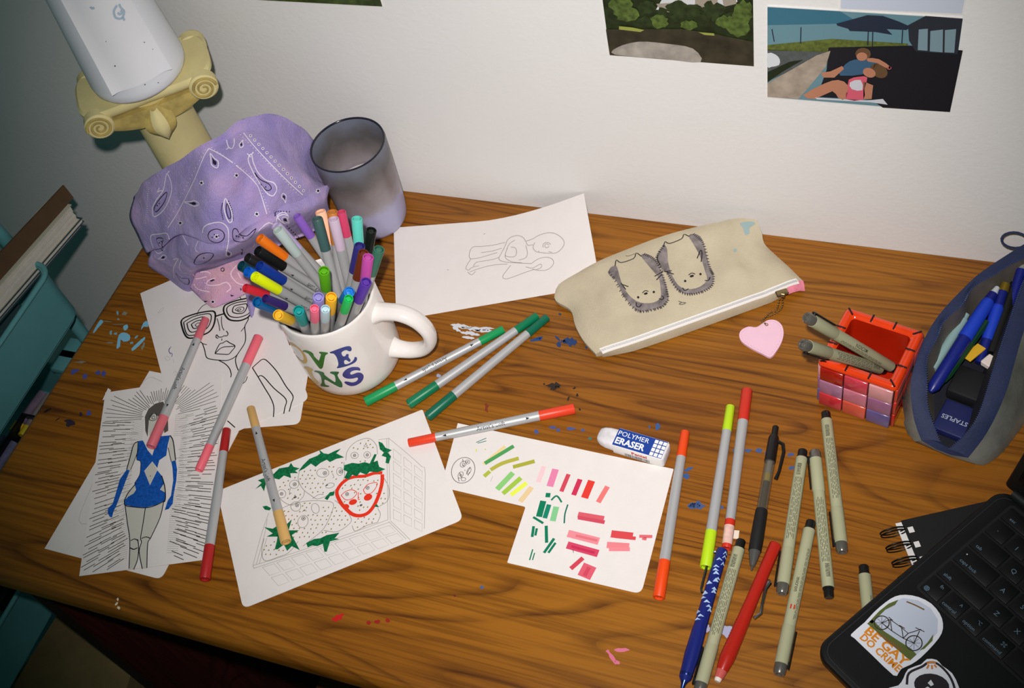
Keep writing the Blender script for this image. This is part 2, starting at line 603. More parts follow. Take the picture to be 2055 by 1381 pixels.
for l in [[(80, 315), (105, 280), (130, 265), (125, 285), (95, 312), (80, 315)], [(120, 235), (124, 240)], [(150, 715), (175, 720), (190, 745), (160, 750), (140, 720)], [(220, 740), (225, 775)], [(220, 870), (240, 850), (255, 880), (230, 890)]]:
    stroke(mb, s_, l, .0004, cA, 3)
part(mb, 'pencil_lines', PENCIL, shA)
mb = MB()
for l in [[(200, 625), (180, 650), (185, 680), (210, 690), (205, 720)], [(190, 640), (178, 665), (195, 695)]]:
    stroke(mb, s_, l, .0007, cA, 3)
part(mb, 'purple_scribble', ink(110, 90, 150), shA)

# --- woman in a blue dress
Bc = [Vector((-.8003, -.3274)), Vector((-.680, -.2807)), Vector((-.587, -.4676)), Vector((-.7123, -.5214))]
Bc[2] = Bc[3] + (Bc[1] - Bc[0]) * 1.03
shB = sheet('paper_sheet', [Bc[0], Bc[3], Bc[2], Bc[1]], ZB, (0, 0, .006, 0), 'drawing of a woman in a cut-out blue dress amid radiating lines')
def buv(uu, vv):
    p = (Bc[0] * (1 - uu) + Bc[1] * uu) * (1 - vv) + (Bc[3] * (1 - uu) + Bc[2] * uu) * vv
    return Vector((p.x, p.y, ZB + .00012)), Vector((0, 0, 1))
mb = MB(); mf = MB()
rb = random.Random(5)
for k in range(44):                       # rays fanning out left and right of the body
    v0 = .20 + .79 * k / 43
    for sd in (-1, 1):
        tilt = (v0 - .40) * .62
        for (a, b_) in ((.485, .36), (.39, .27), (.30, .19)):
            if rb.random() < .07: continue
            a += rb.uniform(-.03, .012); b_ += rb.uniform(-.03, .03)
            j = rb.uniform(-.007, .007)
            p = [(.5 + sd * t, v0 + j + (t - .30) * tilt) for t in (a, b_)]
            if any(not (0.005 < q[1] < .995) for q in p): continue
            dark = b_ > .23 or v0 > .75
            stroke(mb if dark else mf, buv, p, .00075 if dark else .0005, None, 0)
for k in range(38):                       # rays above the head
    a = PI * (1.03 + .94 * k / 37)
    for (r0, r1) in ((.17, .26), (.25, .36), (.36, .50)):
        r0 += rb.uniform(-.02, .02); r1 += rb.uniform(-.02, .03)
        p = [(.5 + r_ * math.cos(a) * .96, .205 + r_ * math.sin(a) * .62) for r_ in (r0, r1)]
        if any(not (.012 < q[0] < .988 and .012 < q[1] < .99) for q in p): continue
        stroke(mb, buv, p, .0006, None, 0)
for k in range(70):                       # fine inner hatching
    v0 = .20 + .74 * k / 69
    for sd in (-1, 1):
        a = rb.uniform(.22, .25)
        e = .13 if v0 < .32 else (.19 if v0 < .62 else .15)
        stroke(mf, buv, [(.5 + sd * a, v0 + .01), (.5 + sd * e, v0)], .00032, None, 0)
part(mb, 'ink_rays', ink(70, 68, 56), shB)
part(mf, 'fine_hatching', ink(150, 148, 140), shB)
s_ = plane_z(ZB + .0002)
mb = MB()
for poly in [[(325, 885), (455, 900), (440, 1000), (425, 1090), (412, 1150), (405, 1230), (380, 1295), (348, 1290), (358, 1150), (340, 1000)],
             [(455, 900), (575, 850), (550, 960), (490, 1090), (470, 1130), (465, 1285), (435, 1290), (415, 1180), (430, 1100), (440, 1000)],
             [(410, 468), (380, 490), (360, 560), (335, 650), (358, 655), (395, 560), (408, 520)], [(615, 430), (635, 470), (650, 590), (622, 600), (602, 510)],
             [(395, 740), (345, 800), (322, 850), (385, 805)], [(575, 740), (582, 800), (552, 785)], [(500, 600), (530, 650), (485, 750), (450, 665)],
             [(475, 300), (560, 260), (590, 300), (585, 400), (540, 440), (480, 430)]]:
    fill(mb, s_, poly, cB)
part(mb, 'skin_shading', ink(200, 197, 186), shB)
s2 = plane_z(ZB + .00026)
mb = MB()
fill(mb, s2, [(408, 468), (440, 463), (470, 525), (500, 560), (512, 520), (530, 440), (560, 435), (615, 430), (600, 490), (590, 560), (545, 590), (532, 640), (500, 598), (448, 660), (485, 752), (532, 655), (560, 690), (575, 740), (550, 780), (585, 800), (580, 850), (520, 880), (460, 895), (380, 890), (325, 880), (320, 850), (345, 825), (380, 805), (395, 780), (385, 740), (420, 680), (425, 600), (400, 585), (405, 520)], cB)
fill(mb, s2, [(335, 650), (355, 655), (330, 720), (270, 880), (250, 920), (240, 960), (225, 955), (212, 930), (215, 900), (245, 870), (275, 770), (290, 715)], cB)
fill(mb, s2, [(622, 600), (650, 590), (660, 650), (655, 720), (638, 810), (632, 870), (605, 905), (580, 912), (600, 850), (620, 820), (635, 720), (630, 640)], cB)
part(mb, 'blue_dress', mat('blue_marker_fill', (22, 88, 178), 0.7, spec=.2, noise=(420, .35)), shB)
mb = MB()
for poly in [[(455, 400), (452, 310), (475, 260), (520, 225), (570, 212), (600, 280), (603, 400), (578, 415), (565, 330), (510, 285), (478, 330), (470, 440)]]:
    fill(mb, s2, poly, cB)
part(mb, 'hair', ink(88, 84, 78), shB)
s3 = plane_z(ZB + .00032)
mb = MB()
for w, l in [(.0009, [(325, 885), (340, 1000), (355, 1110), (350, 1290)]), (.0009, [(455, 900), (440, 1000), (425, 1090), (430, 1120), (415, 1180), (435, 1290)]),
 (.0009, [(575, 850), (550, 960), (490, 1090), (470, 1130), (465, 1285)]), (.0009, [(405, 1100), (412, 1150), (405, 1230), (380, 1295)]), (.0009, [(360, 1110), (385, 1098), (410, 1110)]),
 (.0009, [(430, 1095), (460, 1085), (490, 1095)]), (.0011, [(355, 1155), (380, 1165), (405, 1155)]), (.0011, [(410, 468), (380, 490), (360, 560), (335, 650)]), (.0007, [(410, 520), (395, 565), (360, 652)]),
 (.0011, [(615, 430), (635, 470), (650, 590)]), (.0007, [(602, 510), (622, 600)]), (.0011, [(395, 740), (345, 800), (320, 850)]), (.0011, [(560, 690), (580, 760), (585, 830), (578, 860)]),
 (.0007, [(480, 330), (490, 300), (520, 290), (530, 320), (505, 335), (480, 330)]), (.0006, ell(507, 315, 10)), (.0011, [(487, 690), (488, 694)]),
 (.001, [(320, 850), (325, 882), (380, 892), (460, 897), (520, 882), (582, 852)]), (.0007, [(408, 468), (405, 520), (400, 585), (425, 600), (420, 680), (385, 740)])]:
    stroke(mb, s3, l, w, cB, 3)
part(mb, 'ink_lines', ink(30, 32, 40), shB)
mb = MB(); fill(mb, s3, [(178, 203), (215, 125), (235, 140), (205, 195)], cB); part(mb, 'torn_flap', PAPER, shB)

# --- strawberry card
Sc = [Vector((-.6198, -.4065)), Vector((-.5373, -.5107)), Vector((-.3692, -.3799)), Vector((-.4512, -.2755))]
ZS = .0008
shS = sheet('paper_sheet', Sc, ZS, (0, .007, .007, .002), 'card with a basket of strawberries with faces, one coloured red', t=.0005)
s_ = plane_z(ZS + .00012); s2 = plane_z(ZS + .00018); s3 = plane_z(ZS + .00024)
mb = MB(); md = MB()
P1 = .00055
def q4(a, b, c, d, uu, vv):
    x = (a[0] * (1 - uu) + b[0] * uu) * (1 - vv) + (d[0] * (1 - uu) + c[0] * uu) * vv
    y = (a[1] * (1 - uu) + b[1] * uu) * (1 - vv) + (d[1] * (1 - uu) + c[1] * uu) * vv
    return (x, y)
def cells(a, b, c, d, nu, nv, g):
    for i in range(nu):
        for j in range(nv):
            l = [q4(a, b, c, d, (i + x) / nu, (j + y) / nv) for x, y in ((g, g), (1 - g, g * 1.2), (1 - g, 1 - g), (g * 1.2, 1 - g), (g, g))]
            stroke(mb, s_, l, .0004, cS, 0)
cells((1150, 300), (1350, 455), (1350, 850), (1150, 760), 3, 6, .13)
cells((320, 1060), (1140, 790), (1235, 890), (430, 1190), 9, 2, .10)
for l in [[(1130, 250), (1135, 500), (1140, 765)], [(1118, 250), (1125, 760)], [(1130, 250), (1240, 340), (1340, 430), (1360, 470), (1355, 820)], [(1065, 260), (1130, 250)], [(1140, 770), (1200, 825), (1265, 890)], [(1130, 775), (1240, 885)],
          [(275, 1052), (400, 1015), (600, 950), (900, 845), (1130, 762)], [(280, 1070), (275, 1052)], [(280, 1070), (600, 965), (900, 862), (1135, 778)], [(275, 1052), (330, 850), (375, 720)], [(295, 1048), (350, 850), (365, 760)], [(315, 1040), (362, 880)]]:
    stroke(mb, s_, l, .0006, cS, 2)
part(mb, 'basket_pencil_lines', PENCIL, shS)
for l in [[(570, 450), (560, 510), (590, 570), (640, 610), (680, 632), (740, 612), (800, 570), (850, 500), (848, 400)], [(400, 545), (430, 610), (475, 655), (530, 670), (590, 620), (600, 580)],
          [(440, 700), (520, 665), (620, 645), (720, 645), (780, 660), (770, 720), (720, 820), (640, 890), (590, 930)], [(345, 880), (330, 960), (350, 1022), (430, 1000), (500, 970), (560, 900)],
          [(790, 640), (850, 690), (895, 760), (870, 800), (800, 840), (720, 830)], [(900, 800), (920, 835), (990, 800), (1060, 780)], [(1060, 690), (1078, 730), (1060, 780)], [(860, 390), (870, 330), (920, 275), (1000, 250), (1050, 290), (1060, 350)], [(1100, 500), (1130, 560), (1125, 640), (1070, 680)],
          [(775, 470), (785, 495), (775, 500)], [(515, 560), (505, 590), (520, 598)], [(585, 715), (600, 700), (612, 712)], [(650, 630), (690, 605), (720, 605)]]:
    stroke(md, s_, l, P1, cS, 4)
for (x, y, a, b_, r_) in [(715, 468, 38, 28, 0), (822, 460, 20, 25, 0), (535, 540, 30, 26, -20), (455, 600, 27, 26, 0), (545, 680, 32, 30, 0), (590, 775, 32, 40, 20), (668, 692, 24, 32, -15), (915, 358, 23, 20, 0), (995, 355, 22, 20, 0), (760, 548, 28, 15, -15), (985, 298, 10, 6, 0)]:
    stroke(md, s_, ell(x, y, a, b_, r_), P1, cS, 2, True)
part(md, 'pencil_faces', PENCIL_D, shS)
md = MB()
for (x, y, a) in [(728, 470, 11), (828, 460, 11), (538, 540, 10), (455, 600, 9), (553, 672, 10), (593, 755, 11), (915, 358, 8), (995, 355, 8), (868, 602, 10), (997, 562, 10)]:
    stroke(md, s2, ell(x, y, a), .0006, cS, 0, True); fill(md, s2, ell(x, y, a * .45, n=8), cS)
for (x, y, a, b_) in [(540, 622, 12, 6), (956, 672, 10, 6), (740, 546, 10, 4)]:
    fill(md, s2, ell(x, y, a, b_, -25), cS)
part(md, 'pupils', ink(90, 88, 84), shS)
mb = MB(); rs = random.Random(3)
def inpoly(x, y, P):
    c = False
    for i in range(len(P)):
        (a, b_), (p, q) = P[i], P[i - 1]
        if (b_ > y) != (q > y) and x < (p - a) * (y - b_) / (q - b_) + a: c = not c
    return c
SP = [[(575, 460), (570, 520), (640, 600), (690, 620), (790, 570), (840, 490), (840, 400), (760, 420), (660, 440)], [(430, 580), (480, 640), (540, 660), (590, 610), (570, 520), (540, 470), (440, 530)], [(470, 700), (600, 655), (770, 665), (740, 770), (640, 880), (520, 880), (480, 800)],
      [(345, 900), (340, 1000), (430, 990), (490, 960), (440, 900)], [(790, 660), (885, 760), (860, 800), (760, 830), (740, 800)], [(905, 770), (930, 830), (1050, 775), (1060, 700), (980, 740)], [(870, 380), (880, 330), (930, 280), (1000, 260), (1045, 300), (1050, 350), (1020, 390), (930, 400)], [(860, 530), (820, 590), (850, 650), (930, 720), (1010, 690), (1060, 590), (1070, 490), (960, 490)], [(1080, 520), (1115, 560), (1115, 640), (1080, 670)], [(690, 820), (760, 850), (720, 860)]]
EYES = [(715, 468), (822, 460), (535, 540), (455, 600), (545, 680), (590, 775), (668, 692), (915, 358), (995, 355), (868, 602), (1000, 562), (905, 652), (1000, 622), (760, 548)]
for P in SP:
    xs = [p[0] for p in P]; ys = [p[1] for p in P]
    y = min(ys)
    row = 0
    while y < max(ys):
        x = min(xs) + (row % 2) * 16
        while x < max(xs):
            a, b_ = x + rs.uniform(-6, 6), y + rs.uniform(-6, 6)
            if inpoly(a, b_, P) and all((a - e[0]) ** 2 + (b_ - e[1]) ** 2 > 40 ** 2 for e in EYES):
                fill(mb, s2, ell(a, b_, 6, 3.6, rs.uniform(-70, -20), 6), cS)
            x += 33
        y += 27; row += 1
part(mb, 'seed_dots', ink(132, 118, 40), shS)
mb = MB()
for poly in [[(290, 570), (330, 530), (305, 515), (350, 500), (335, 480), (400, 480), (440, 440), (500, 430), (515, 405), (530, 430), (570, 440), (540, 455), (560, 470), (510, 470), (515, 500), (470, 485), (440, 510), (400, 500), (390, 530), (355, 540), (345, 585), (325, 550)],
 [(560, 460), (590, 420), (630, 380), (680, 360), (700, 345), (690, 320), (720, 345), (750, 350), (790, 330), (830, 315), (800, 345), (850, 370), (800, 380), (760, 400), (740, 385), (700, 405), (670, 430), (640, 410), (600, 440)],
 [(850, 420), (900, 405), (940, 410), (980, 400), (1010, 410), (1040, 350), (1055, 352), (1035, 400), (1060, 390), (1070, 430), (1110, 445), (1060, 465), (1010, 460), (990, 480), (950, 465), (930, 490), (900, 480), (880, 510), (850, 500), (870, 460), (845, 450)],
 [(1065, 270), (1090, 280), (1110, 310), (1150, 325), (1125, 340), (1145, 365), (1130, 410), (1110, 405), (1115, 370), (1085, 360), (1100, 340), (1075, 320)],
 [(345, 810), (400, 820), (430, 800), (470, 810), (520, 760), (500, 830), (565, 830), (520, 860), (570, 955), (520, 930), (490, 960), (470, 920), (430, 950), (412, 950), (425, 900), (430, 870), (360, 870), (400, 850)],
 [(610, 910), (660, 885), (700, 880), (740, 860), (820, 845), (790, 880), (820, 885), (760, 900), (740, 965), (725, 965), (715, 915), (680, 930), (650, 925), (620, 938)],
 [(725, 630), (760, 590), (790, 585), (785, 610), (760, 615), (745, 640)], [(335, 680), (360, 675), (390, 690), (380, 705), (350, 700)], [(1035, 680), (1055, 665), (1070, 685)]]:
    mb = MB(); fill(mb, s3, poly, cS)
    part(mb, 'painted_leaf', mat('green_marker_fill', (12, 112, 66), 0.7, spec=.2, noise=(500, .5)), shS)
mb = MB()
stroke(mb, s2, [(872, 505), (830, 540), (803, 590), (822, 645), (852, 685), (900, 728), (950, 738), (1000, 720), (1040, 670), (1070, 600), (1088, 530), (1090, 478)], .0036, cS, 4)
stroke(mb, s2, [(872, 505), (920, 492), (980, 488), (1040, 470), (1090, 468)], .0034, cS, 4)
for e in [ell(905, 652, 27, 17, -20), ell(1000, 622, 28, 20, -25), ell(862, 680, 20, 16)]:
    fill(mb, s3, e, cS)
for l in [[(830, 610), (860, 585), (900, 575), (930, 595), (900, 630), (860, 638), (830, 610)], [(970, 575), (1000, 540), (1055, 530), (1050, 560), (1020, 595), (985, 600), (970, 575)], [(940, 590), (938, 635), (950, 632)]]:
    stroke(mb, s3, l, .0007, cS, 4)
part(mb, 'red_outline', ink(226, 52, 30), shS)

# --- colour swatch card (L-shaped)
Wc = [at(919, 850), at(885, 978), at(1055, 1018), at(1018, 1130), at(1287, 1193), at(1352, 942)]
Wc = [Vector((p.x, p.y)) for p in Wc]
ZW = .0006
shW = sheet('paper_sheet', Wc, ZW, (0, .001, .002, .001, .007, .001), 'L-shaped scrap of paper covered with green and red marker swatches')
s_ = plane_z(ZW + .00012); s2 = plane_z(ZW + .0002)
SW = {}
def sw(col, w, *pts, lay=None):
    m = MB()
    stroke(m, s2 if lay else s_, list(pts), w * (.000168 if w > 12 else .00015), cW, 3)
    SW[len(SW)] = (col, m)
sw((232, 208, 150), 20, (380, 385), (530, 262)); sw((78, 156, 88), 24, (390, 380), (590, 260), lay=1)
sw((178, 176, 70), 24, (430, 425), (510, 380), (625, 345)); sw((176, 186, 66), 24, (385, 470), (425, 435)); sw((170, 170, 60), 24, (585, 405), (735, 365))
sw((138, 200, 118), 32, (475, 560), (585, 445)); sw((160, 196, 70), 28, (515, 590), (640, 480)); sw((228, 238, 84), 26, (570, 600), (680, 515)); sw((228, 200, 150), 30, (635, 645), (715, 545))
sw((243, 200, 204), 28, (760, 510), (800, 400)); sw((228, 130, 168), 38, (840, 540), (880, 420)); sw((208, 70, 88), 24, (920, 575), (970, 455)); sw((204, 48, 84), 28, (1005, 600), (1050, 490)); sw((224, 60, 50), 40, (1080, 620), (1130, 500)); sw((232, 120, 118), 28, (1175, 650), (1240, 540))
G = (10, 120, 86)
sw(G, 26, (830, 585), (825, 615)); sw(G, 11, (850, 635), (880, 607), (900, 615), (922, 650)); sw(G, 34, (795, 640), (765, 750)); sw((16, 130, 100), 26, (835, 665), (805, 760)); sw((130, 198, 140), 32, (885, 680), (860, 780))
sw((30, 110, 90), 9, (965, 665), (945, 730), (940, 795)); sw(G, 13, (725, 752), (795, 795)); sw(G, 15, (728, 815), (718, 890)); sw(G, 13, (750, 830), (740, 880)); sw(G, 17, (815, 812), (818, 930)); sw(G, 15, (870, 900), (800, 1000)); sw(G, 13, (880, 930), (830, 1000)); sw(G, 8, (722, 975), (700, 1050)); sw(G, 7, (735, 1000), (720, 1050))
sw((30, 120, 110), 5, (330, 235), (400, 205)); sw((30, 120, 110), 5, (340, 240), (400, 225)); sw((220, 220, 90), 8, (330, 280), (332, 298)); sw((200, 200, 80), 6, (390, 280), (396, 286))
sw((214, 92, 104), 34, (1035, 735), (1215, 765)); sw((204, 74, 92), 22, (1035, 755), (1220, 788), lay=1); sw((232, 140, 148), 42, (965, 865), (1180, 920)); sw((222, 112, 124), 14, (1020, 880), (1170, 915), lay=1); sw((208, 68, 98), 42, (960, 945), (1175, 1005)); sw((196, 44, 84), 14, (990, 955), (1150, 1000), lay=1)
sw((214, 72, 76), 42, (1265, 868), (1415, 885)); sw((214, 72, 76), 20, (1290, 885), (1435, 900), lay=1); sw((232, 130, 138), 36, (1235, 945), (1390, 955)); sw((234, 136, 144), 22, (1250, 975), (1395, 975), lay=1); sw((222, 104, 112), 18, (1460, 885), (1550, 887)); sw((222, 104, 112), 16, (1480, 900), (1510, 905))
sw((206, 66, 84), 24, (985, 1110), (1070, 1035)); sw((218, 92, 110), 72, (1120, 1085), (1075, 1170)); sw((206, 70, 92), 22, (1112, 1100), (1080, 1160), lay=1)
sw((180, 176, 170), 3, (445, 470), (430, 505)); sw((60, 60, 60), 3, (1000, 975), (1004, 1000))
for c, m_ in SW.values():
    part(m_, 'marker_swatch', ink(*c), shW)
mb = MB()
stroke(mb, s_, ell(240, 428, 92, 78, -62, 20), .0006, cW, 2, True)
for e in [ell(240, 385, 24, 18, -50), ell(270, 370, 16, 14), ell(222, 460, 24, 16, -60), ell(242, 490, 16, 12), ell(280, 432, 12, 24, 25), ell(270, 370, 5), ell(242, 385, 8), ell(222, 462, 7)]:
    stroke(mb, s_, e, .0005, cW, 1, True)
for l in [[(236, 350), (240, 372)], [(262, 455), (290, 405)], [(285, 440), (272, 465)], [(205, 480), (212, 505)], [(250, 425), (254, 430)], [(215, 445), (230, 480)], [(232, 395), (250, 400)]]:
    stroke(mb, s_, l, .0006, cW, 0)
part(mb, 'ink_face', ink(96, 92, 88), shW)

# --- pencil sketch leaning on the wall at one corner
def nsheet():
    TL = at(790, 457, .0006); BL = at(795, 643, .0006); BR = at(1205, 573, .0006); TR = aty(1172, 388, -.0015)
    rows = []
    n = 14
    for i in range(n + 1):
        vv = i / n; r = []
        for j in range(n + 1):
            uu = j / n
            p = (TL * (1 - uu) + TR * uu) * (1 - vv) + (BL * (1 - uu) + BR * uu) * vv
            lift = TR.z * (max(0, uu - .45) / .55) ** 1.6 * (1 - vv) ** 1.6
            # keep the image-side position while bending: re-drop the point to its bent height
            p = Vector((p.x, p.y, .0006 + lift)) if not (i == 0 and j == n) else TR.copy()
            r.append(p)
        rows.append(r)
    # straight top edge on the plan, corner resting on the wall
    return rows
rows = nsheet()
m_ = MB().grid(rows)
nv = len(m_.v)
m_.add([p - Vector((0, 0, .0004)) for p in m_.v], [tuple(reversed(q)) for q in m_.f])
shN = tag(m_.build('paper_sheet', PAPER, None, .6), 'pencil sketch of a bald crouching figure, corner propped against the wall', 'drawing', 'loose sketchbook sheets')
bv = BVHTree.FromPolygons([list(p) for r in rows for p in r], [tuple(q) for q in MB().grid(rows).f])
s_ = on_mesh(bv, .00015)
mb = MB()
for l in [[(1290, 500), (1350, 480), (1400, 450), (1470, 428), (1540, 430), (1600, 465), (1628, 510), (1610, 560), (1560, 600), (1500, 605), (1430, 600), (1380, 590), (1355, 555), (1370, 510)], ell(1475, 540, 17), ell(1475, 540, 34, 30, 0, 12, 150, 340), [(1400, 585), (1410, 592)], [(1490, 590), (1520, 598)],
          [(1290, 500), (1265, 465), (1220, 450), (1170, 460), (1130, 490), (1110, 540), (1080, 600), (1055, 655), (1100, 680), (1200, 690), (1340, 695)], [(1290, 500), (1310, 535), (1355, 530)], [(1290, 535), (1305, 600), (1290, 645), (1230, 665)],
          [(1110, 510), (1000, 535), (900, 545), (830, 550), (800, 590), (795, 640), (810, 655)], [(810, 655), (780, 700), (765, 740), (790, 755)], [(810, 655), (860, 650), (920, 635), (1040, 600)], [(830, 720), (850, 690), (880, 680), (1000, 660), (1060, 640)], [(800, 770), (880, 740), (1000, 710), (1130, 700)], [(790, 755), (820, 730), (880, 715)], [(780, 770), (815, 795), (850, 765)], [(900, 600), (1000, 585), (1080, 560)],
          [(1160, 710), (1120, 760), (1088, 810), (1110, 830), (1160, 820), (1280, 775), (1370, 745)], [(1340, 695), (1400, 655), (1470, 640), (1520, 655), (1535, 690), (1510, 730), (1460, 755), (1400, 755), (1350, 745)], [(1290, 725), (1350, 735), (1420, 700), (1425, 730), (1380, 750)],
          [(1160, 550), (1200, 560), (1210, 600), (1190, 635), (1130, 635), (1110, 615), (1130, 560)], [(1195, 490), (1150, 520), (1125, 570), (1110, 640), (1170, 680), (1260, 690)], [(600, 750), (615, 752)], [(920, 440), (935, 432)]]:
    stroke(mb, s_, l, .00055, cN, 4)
part(mb, 'pencil_lines', PENCIL_D, shN)
# ================================================================== dual-tip markers
BARREL = mat('marker_barrel', (190, 190, 190), 0.42, metal=0.35, spec=.4)
PRINT = ink(40, 40, 42)
R_T, R_K, MLEN = .0041, .0050, .164      # thin-end radius, thick-end radius, length
def cap_profile(x0, x1, r0, r1):
    """cap from the barrel (x0) to its open-looking end (x1) with a recessed ring and plug"""
    s = 1 if x1 > x0 else -1
    return [(x0, 0.0), (x0, r0 * 1.03), (x1 - s * .0006, r1 * 1.03), (x1, r1 * .96), (x1, r1 * .82), (x1 - s * .004, r1 * .80), (x1 - s * .004, r1 * .56), (x1 - s * .0012, r1 * .54), (x1 - s * .0009, 0.0)]
ME = {}
def mesh_of(key, prof, seg=20):
    if key not in ME:
        o = MB().lathe(prof, seg).build(key, None, None, .6, local=True)
        ME[key] = o.data
        bpy.data.objects.remove(o, do_unlink=True)
    return ME[key]
def mesh_child(name, me, material, parent):
    o = bpy.data.objects.new(name, me.copy())
    o.data.materials.clear(); o.data.materials.append(material)
    return link(o, parent)
def on_barrel(mb, body, size, xc, r, phi=PI / 2, flip=False, bold=0.0):
    """text wrapped on the barrel, running along the axis; phi = side it faces (PI/2 = up)"""
    v, f = text_mesh(body, size, bold)
    w = max(p[0] for p in v)
    out = []
    for x, y in v:
        dx, dy = x - w / 2, y - size * .35
        if flip: dx, dy = -dx, -dy
        a = phi - dy / r
        out.append((xc + dx, r * math.cos(a), r * math.sin(a)))
    mb.add(out, f)
def arrow_on_barrel(mb, xc, r, s=1, phi=PI / 2):
    pts = [(-.0016 * s, -.0012), (-.0016 * s, .0012), (.0022 * s, 0)]
    mb.add([(xc + x, r * math.cos(phi + y / r), r * math.sin(phi + y / r)) for x, y in pts], [(0, 1, 2)])
def marker(M, col, label, group, thin_cap=.027, thick_cap=.034, printed=None, name='marker', col2=None, length=MLEN):
    e = empty(name, label=label, cat='marker', group=group, M=M)
    k = length / MLEN
    rb = lambda x: R_T + (R_K - R_T) * x / length
    body = mesh_of('barrel_%g_%g_%g' % (thin_cap, thick_cap, length), [(thin_cap - .003, 0), (thin_cap - .003, rb(thin_cap)), (length - thick_cap + .003, rb(length - thick_cap)), (length - thick_cap + .003, 0)])
    b = mesh_child('barrel', body, BARREL, e)
    c = mat('cap_%d_%d_%d' % col, col, 0.38, spec=.45)
    mesh_child('cap', mesh_of('thin_%g_%g' % (thin_cap, length), cap_profile(thin_cap, 0, rb(thin_cap), rb(0))), c, e)
    c2 = mat('cap_%d_%d_%d' % (col2 or col), col2 or col, 0.38, spec=.45)
    mesh_child('cap', mesh_of('thick_%g_%g' % (thick_cap, length), cap_profile(length - thick_cap, length, rb(length - thick_cap), rb(length))), c2, e)
    if printed:
        phi, flip = printed
        cl = (M.inverted() @ CAM_POS)
        phi = math.atan2(cl.z, cl.y) + (phi - PI / 2)
        mb = MB()
        r = rb(length * .5) + .0002
        on_barrel(mb, "Artist's Loft", .0058, length * .5, r, phi, flip)
        arrow_on_barrel(mb, thin_cap + .009, rb(thin_cap) + .0003, -1, phi)
        arrow_on_barrel(mb, length - thick_cap - .011, rb(length - thick_cap) + .0003, 1, phi)
        o = mb.build('printed_lettering', PRINT, e, 0, local=True); o['kind'] = 'stuff'
    return e
def lying(p_thin, p_thick, z=0.0, z2=None, r0=R_T, r1=R_K, length=None):
    """frame of a pen lying on a surface; pixels of both ends"""
    z2 = z if z2 is None else z2
    a = at(*p_thin, z + r0); b = at(*p_thick, z2 + r1)
    if length:
        mid = (a + b) / 2; d = (b - a).normalized()
        a = mid - d * length / 2; b = mid + d * length / 2
    return frame(a, b - a), (b - a).length
GT = 'dual-tip markers lying on the desk'
zt = .0030
def put(p0, p1, col, label, z=0, z2=None, **k):
    M, L = lying(p0, p1, z, z2)
    marker(M, col, label, GT, length=round(L, 4), **k)
put((413, 640), (303, 897), (214, 106, 116), 'dusty pink capped marker lying across the blue-dress drawing', zt, zt, printed=(PI / 2 + .3, False), thin_cap=.028, thick_cap=.036)
put((399, 944), (519, 676), (240, 108, 122), 'bright pink capped marker between the two women drawings', zt, zt + .0005, thin_cap=.028, thick_cap=.036)
put((455, 862), (411, 1163), (176, 34, 34), 'dark red capped marker at the lower right edge of the blue-dress drawing', zt, zt)
put((503, 819), (574, 1088), (212, 168, 100), 'tan capped marker lying over the strawberry drawing', .0018, .0012, printed=(PI / 2 + .2, False))
put((1010, 661), (733, 807), (22, 148, 84), 'bright green capped marker by the mug handle, topmost of three greens', 0, 0, printed=(PI / 2 + .2, False))
put((1078, 634), (820, 812), (6, 116, 76), 'dark green capped marker, middle of the three beside the mug', 0, 0)
put((1098, 637), (858, 837), (4, 100, 74), 'darkest green capped marker, lowest of the three beside the mug', 0, 0)
put((820, 889), (1153, 820), (230, 66, 36), 'orange-red capped marker bridging the strawberry card and swatch card', .0013, .0, printed=(PI / 2, False))
put((1375, 867), (1322, 1200), (234, 74, 20), 'orange capped marker along the right side of the swatch card', 0, 0)
put((1466, 816), (1416, 1139), (186, 222, 28), 'lime green capped marker right of the orange one', 0, 0)
put((1458, 1101), (1499, 783), (206, 48, 32), 'red capped marker with a worn pale cap touching the blue pen', 0, 0)
# pale worn sleeve on the last marker's small cap
_rm = [o for o in bpy.data.objects if o.name.startswith('marker') and 'worn pale' in o.get('label', '')][0]
MB().lathe([(.0035, R_T * 1.06), (.021, R_T * 1.09)], 18).build('worn_patch', mat('worn_patch', (232, 190, 176), .6, noise=(300, .15)), _rm, .6, local=True)
MB().box(.012, .020, -.0085, -.0040, -.0042, -.0039).build('peeling_tape', mat('peeling_tape', (228, 214, 196), .6), _rm, 0, local=True)

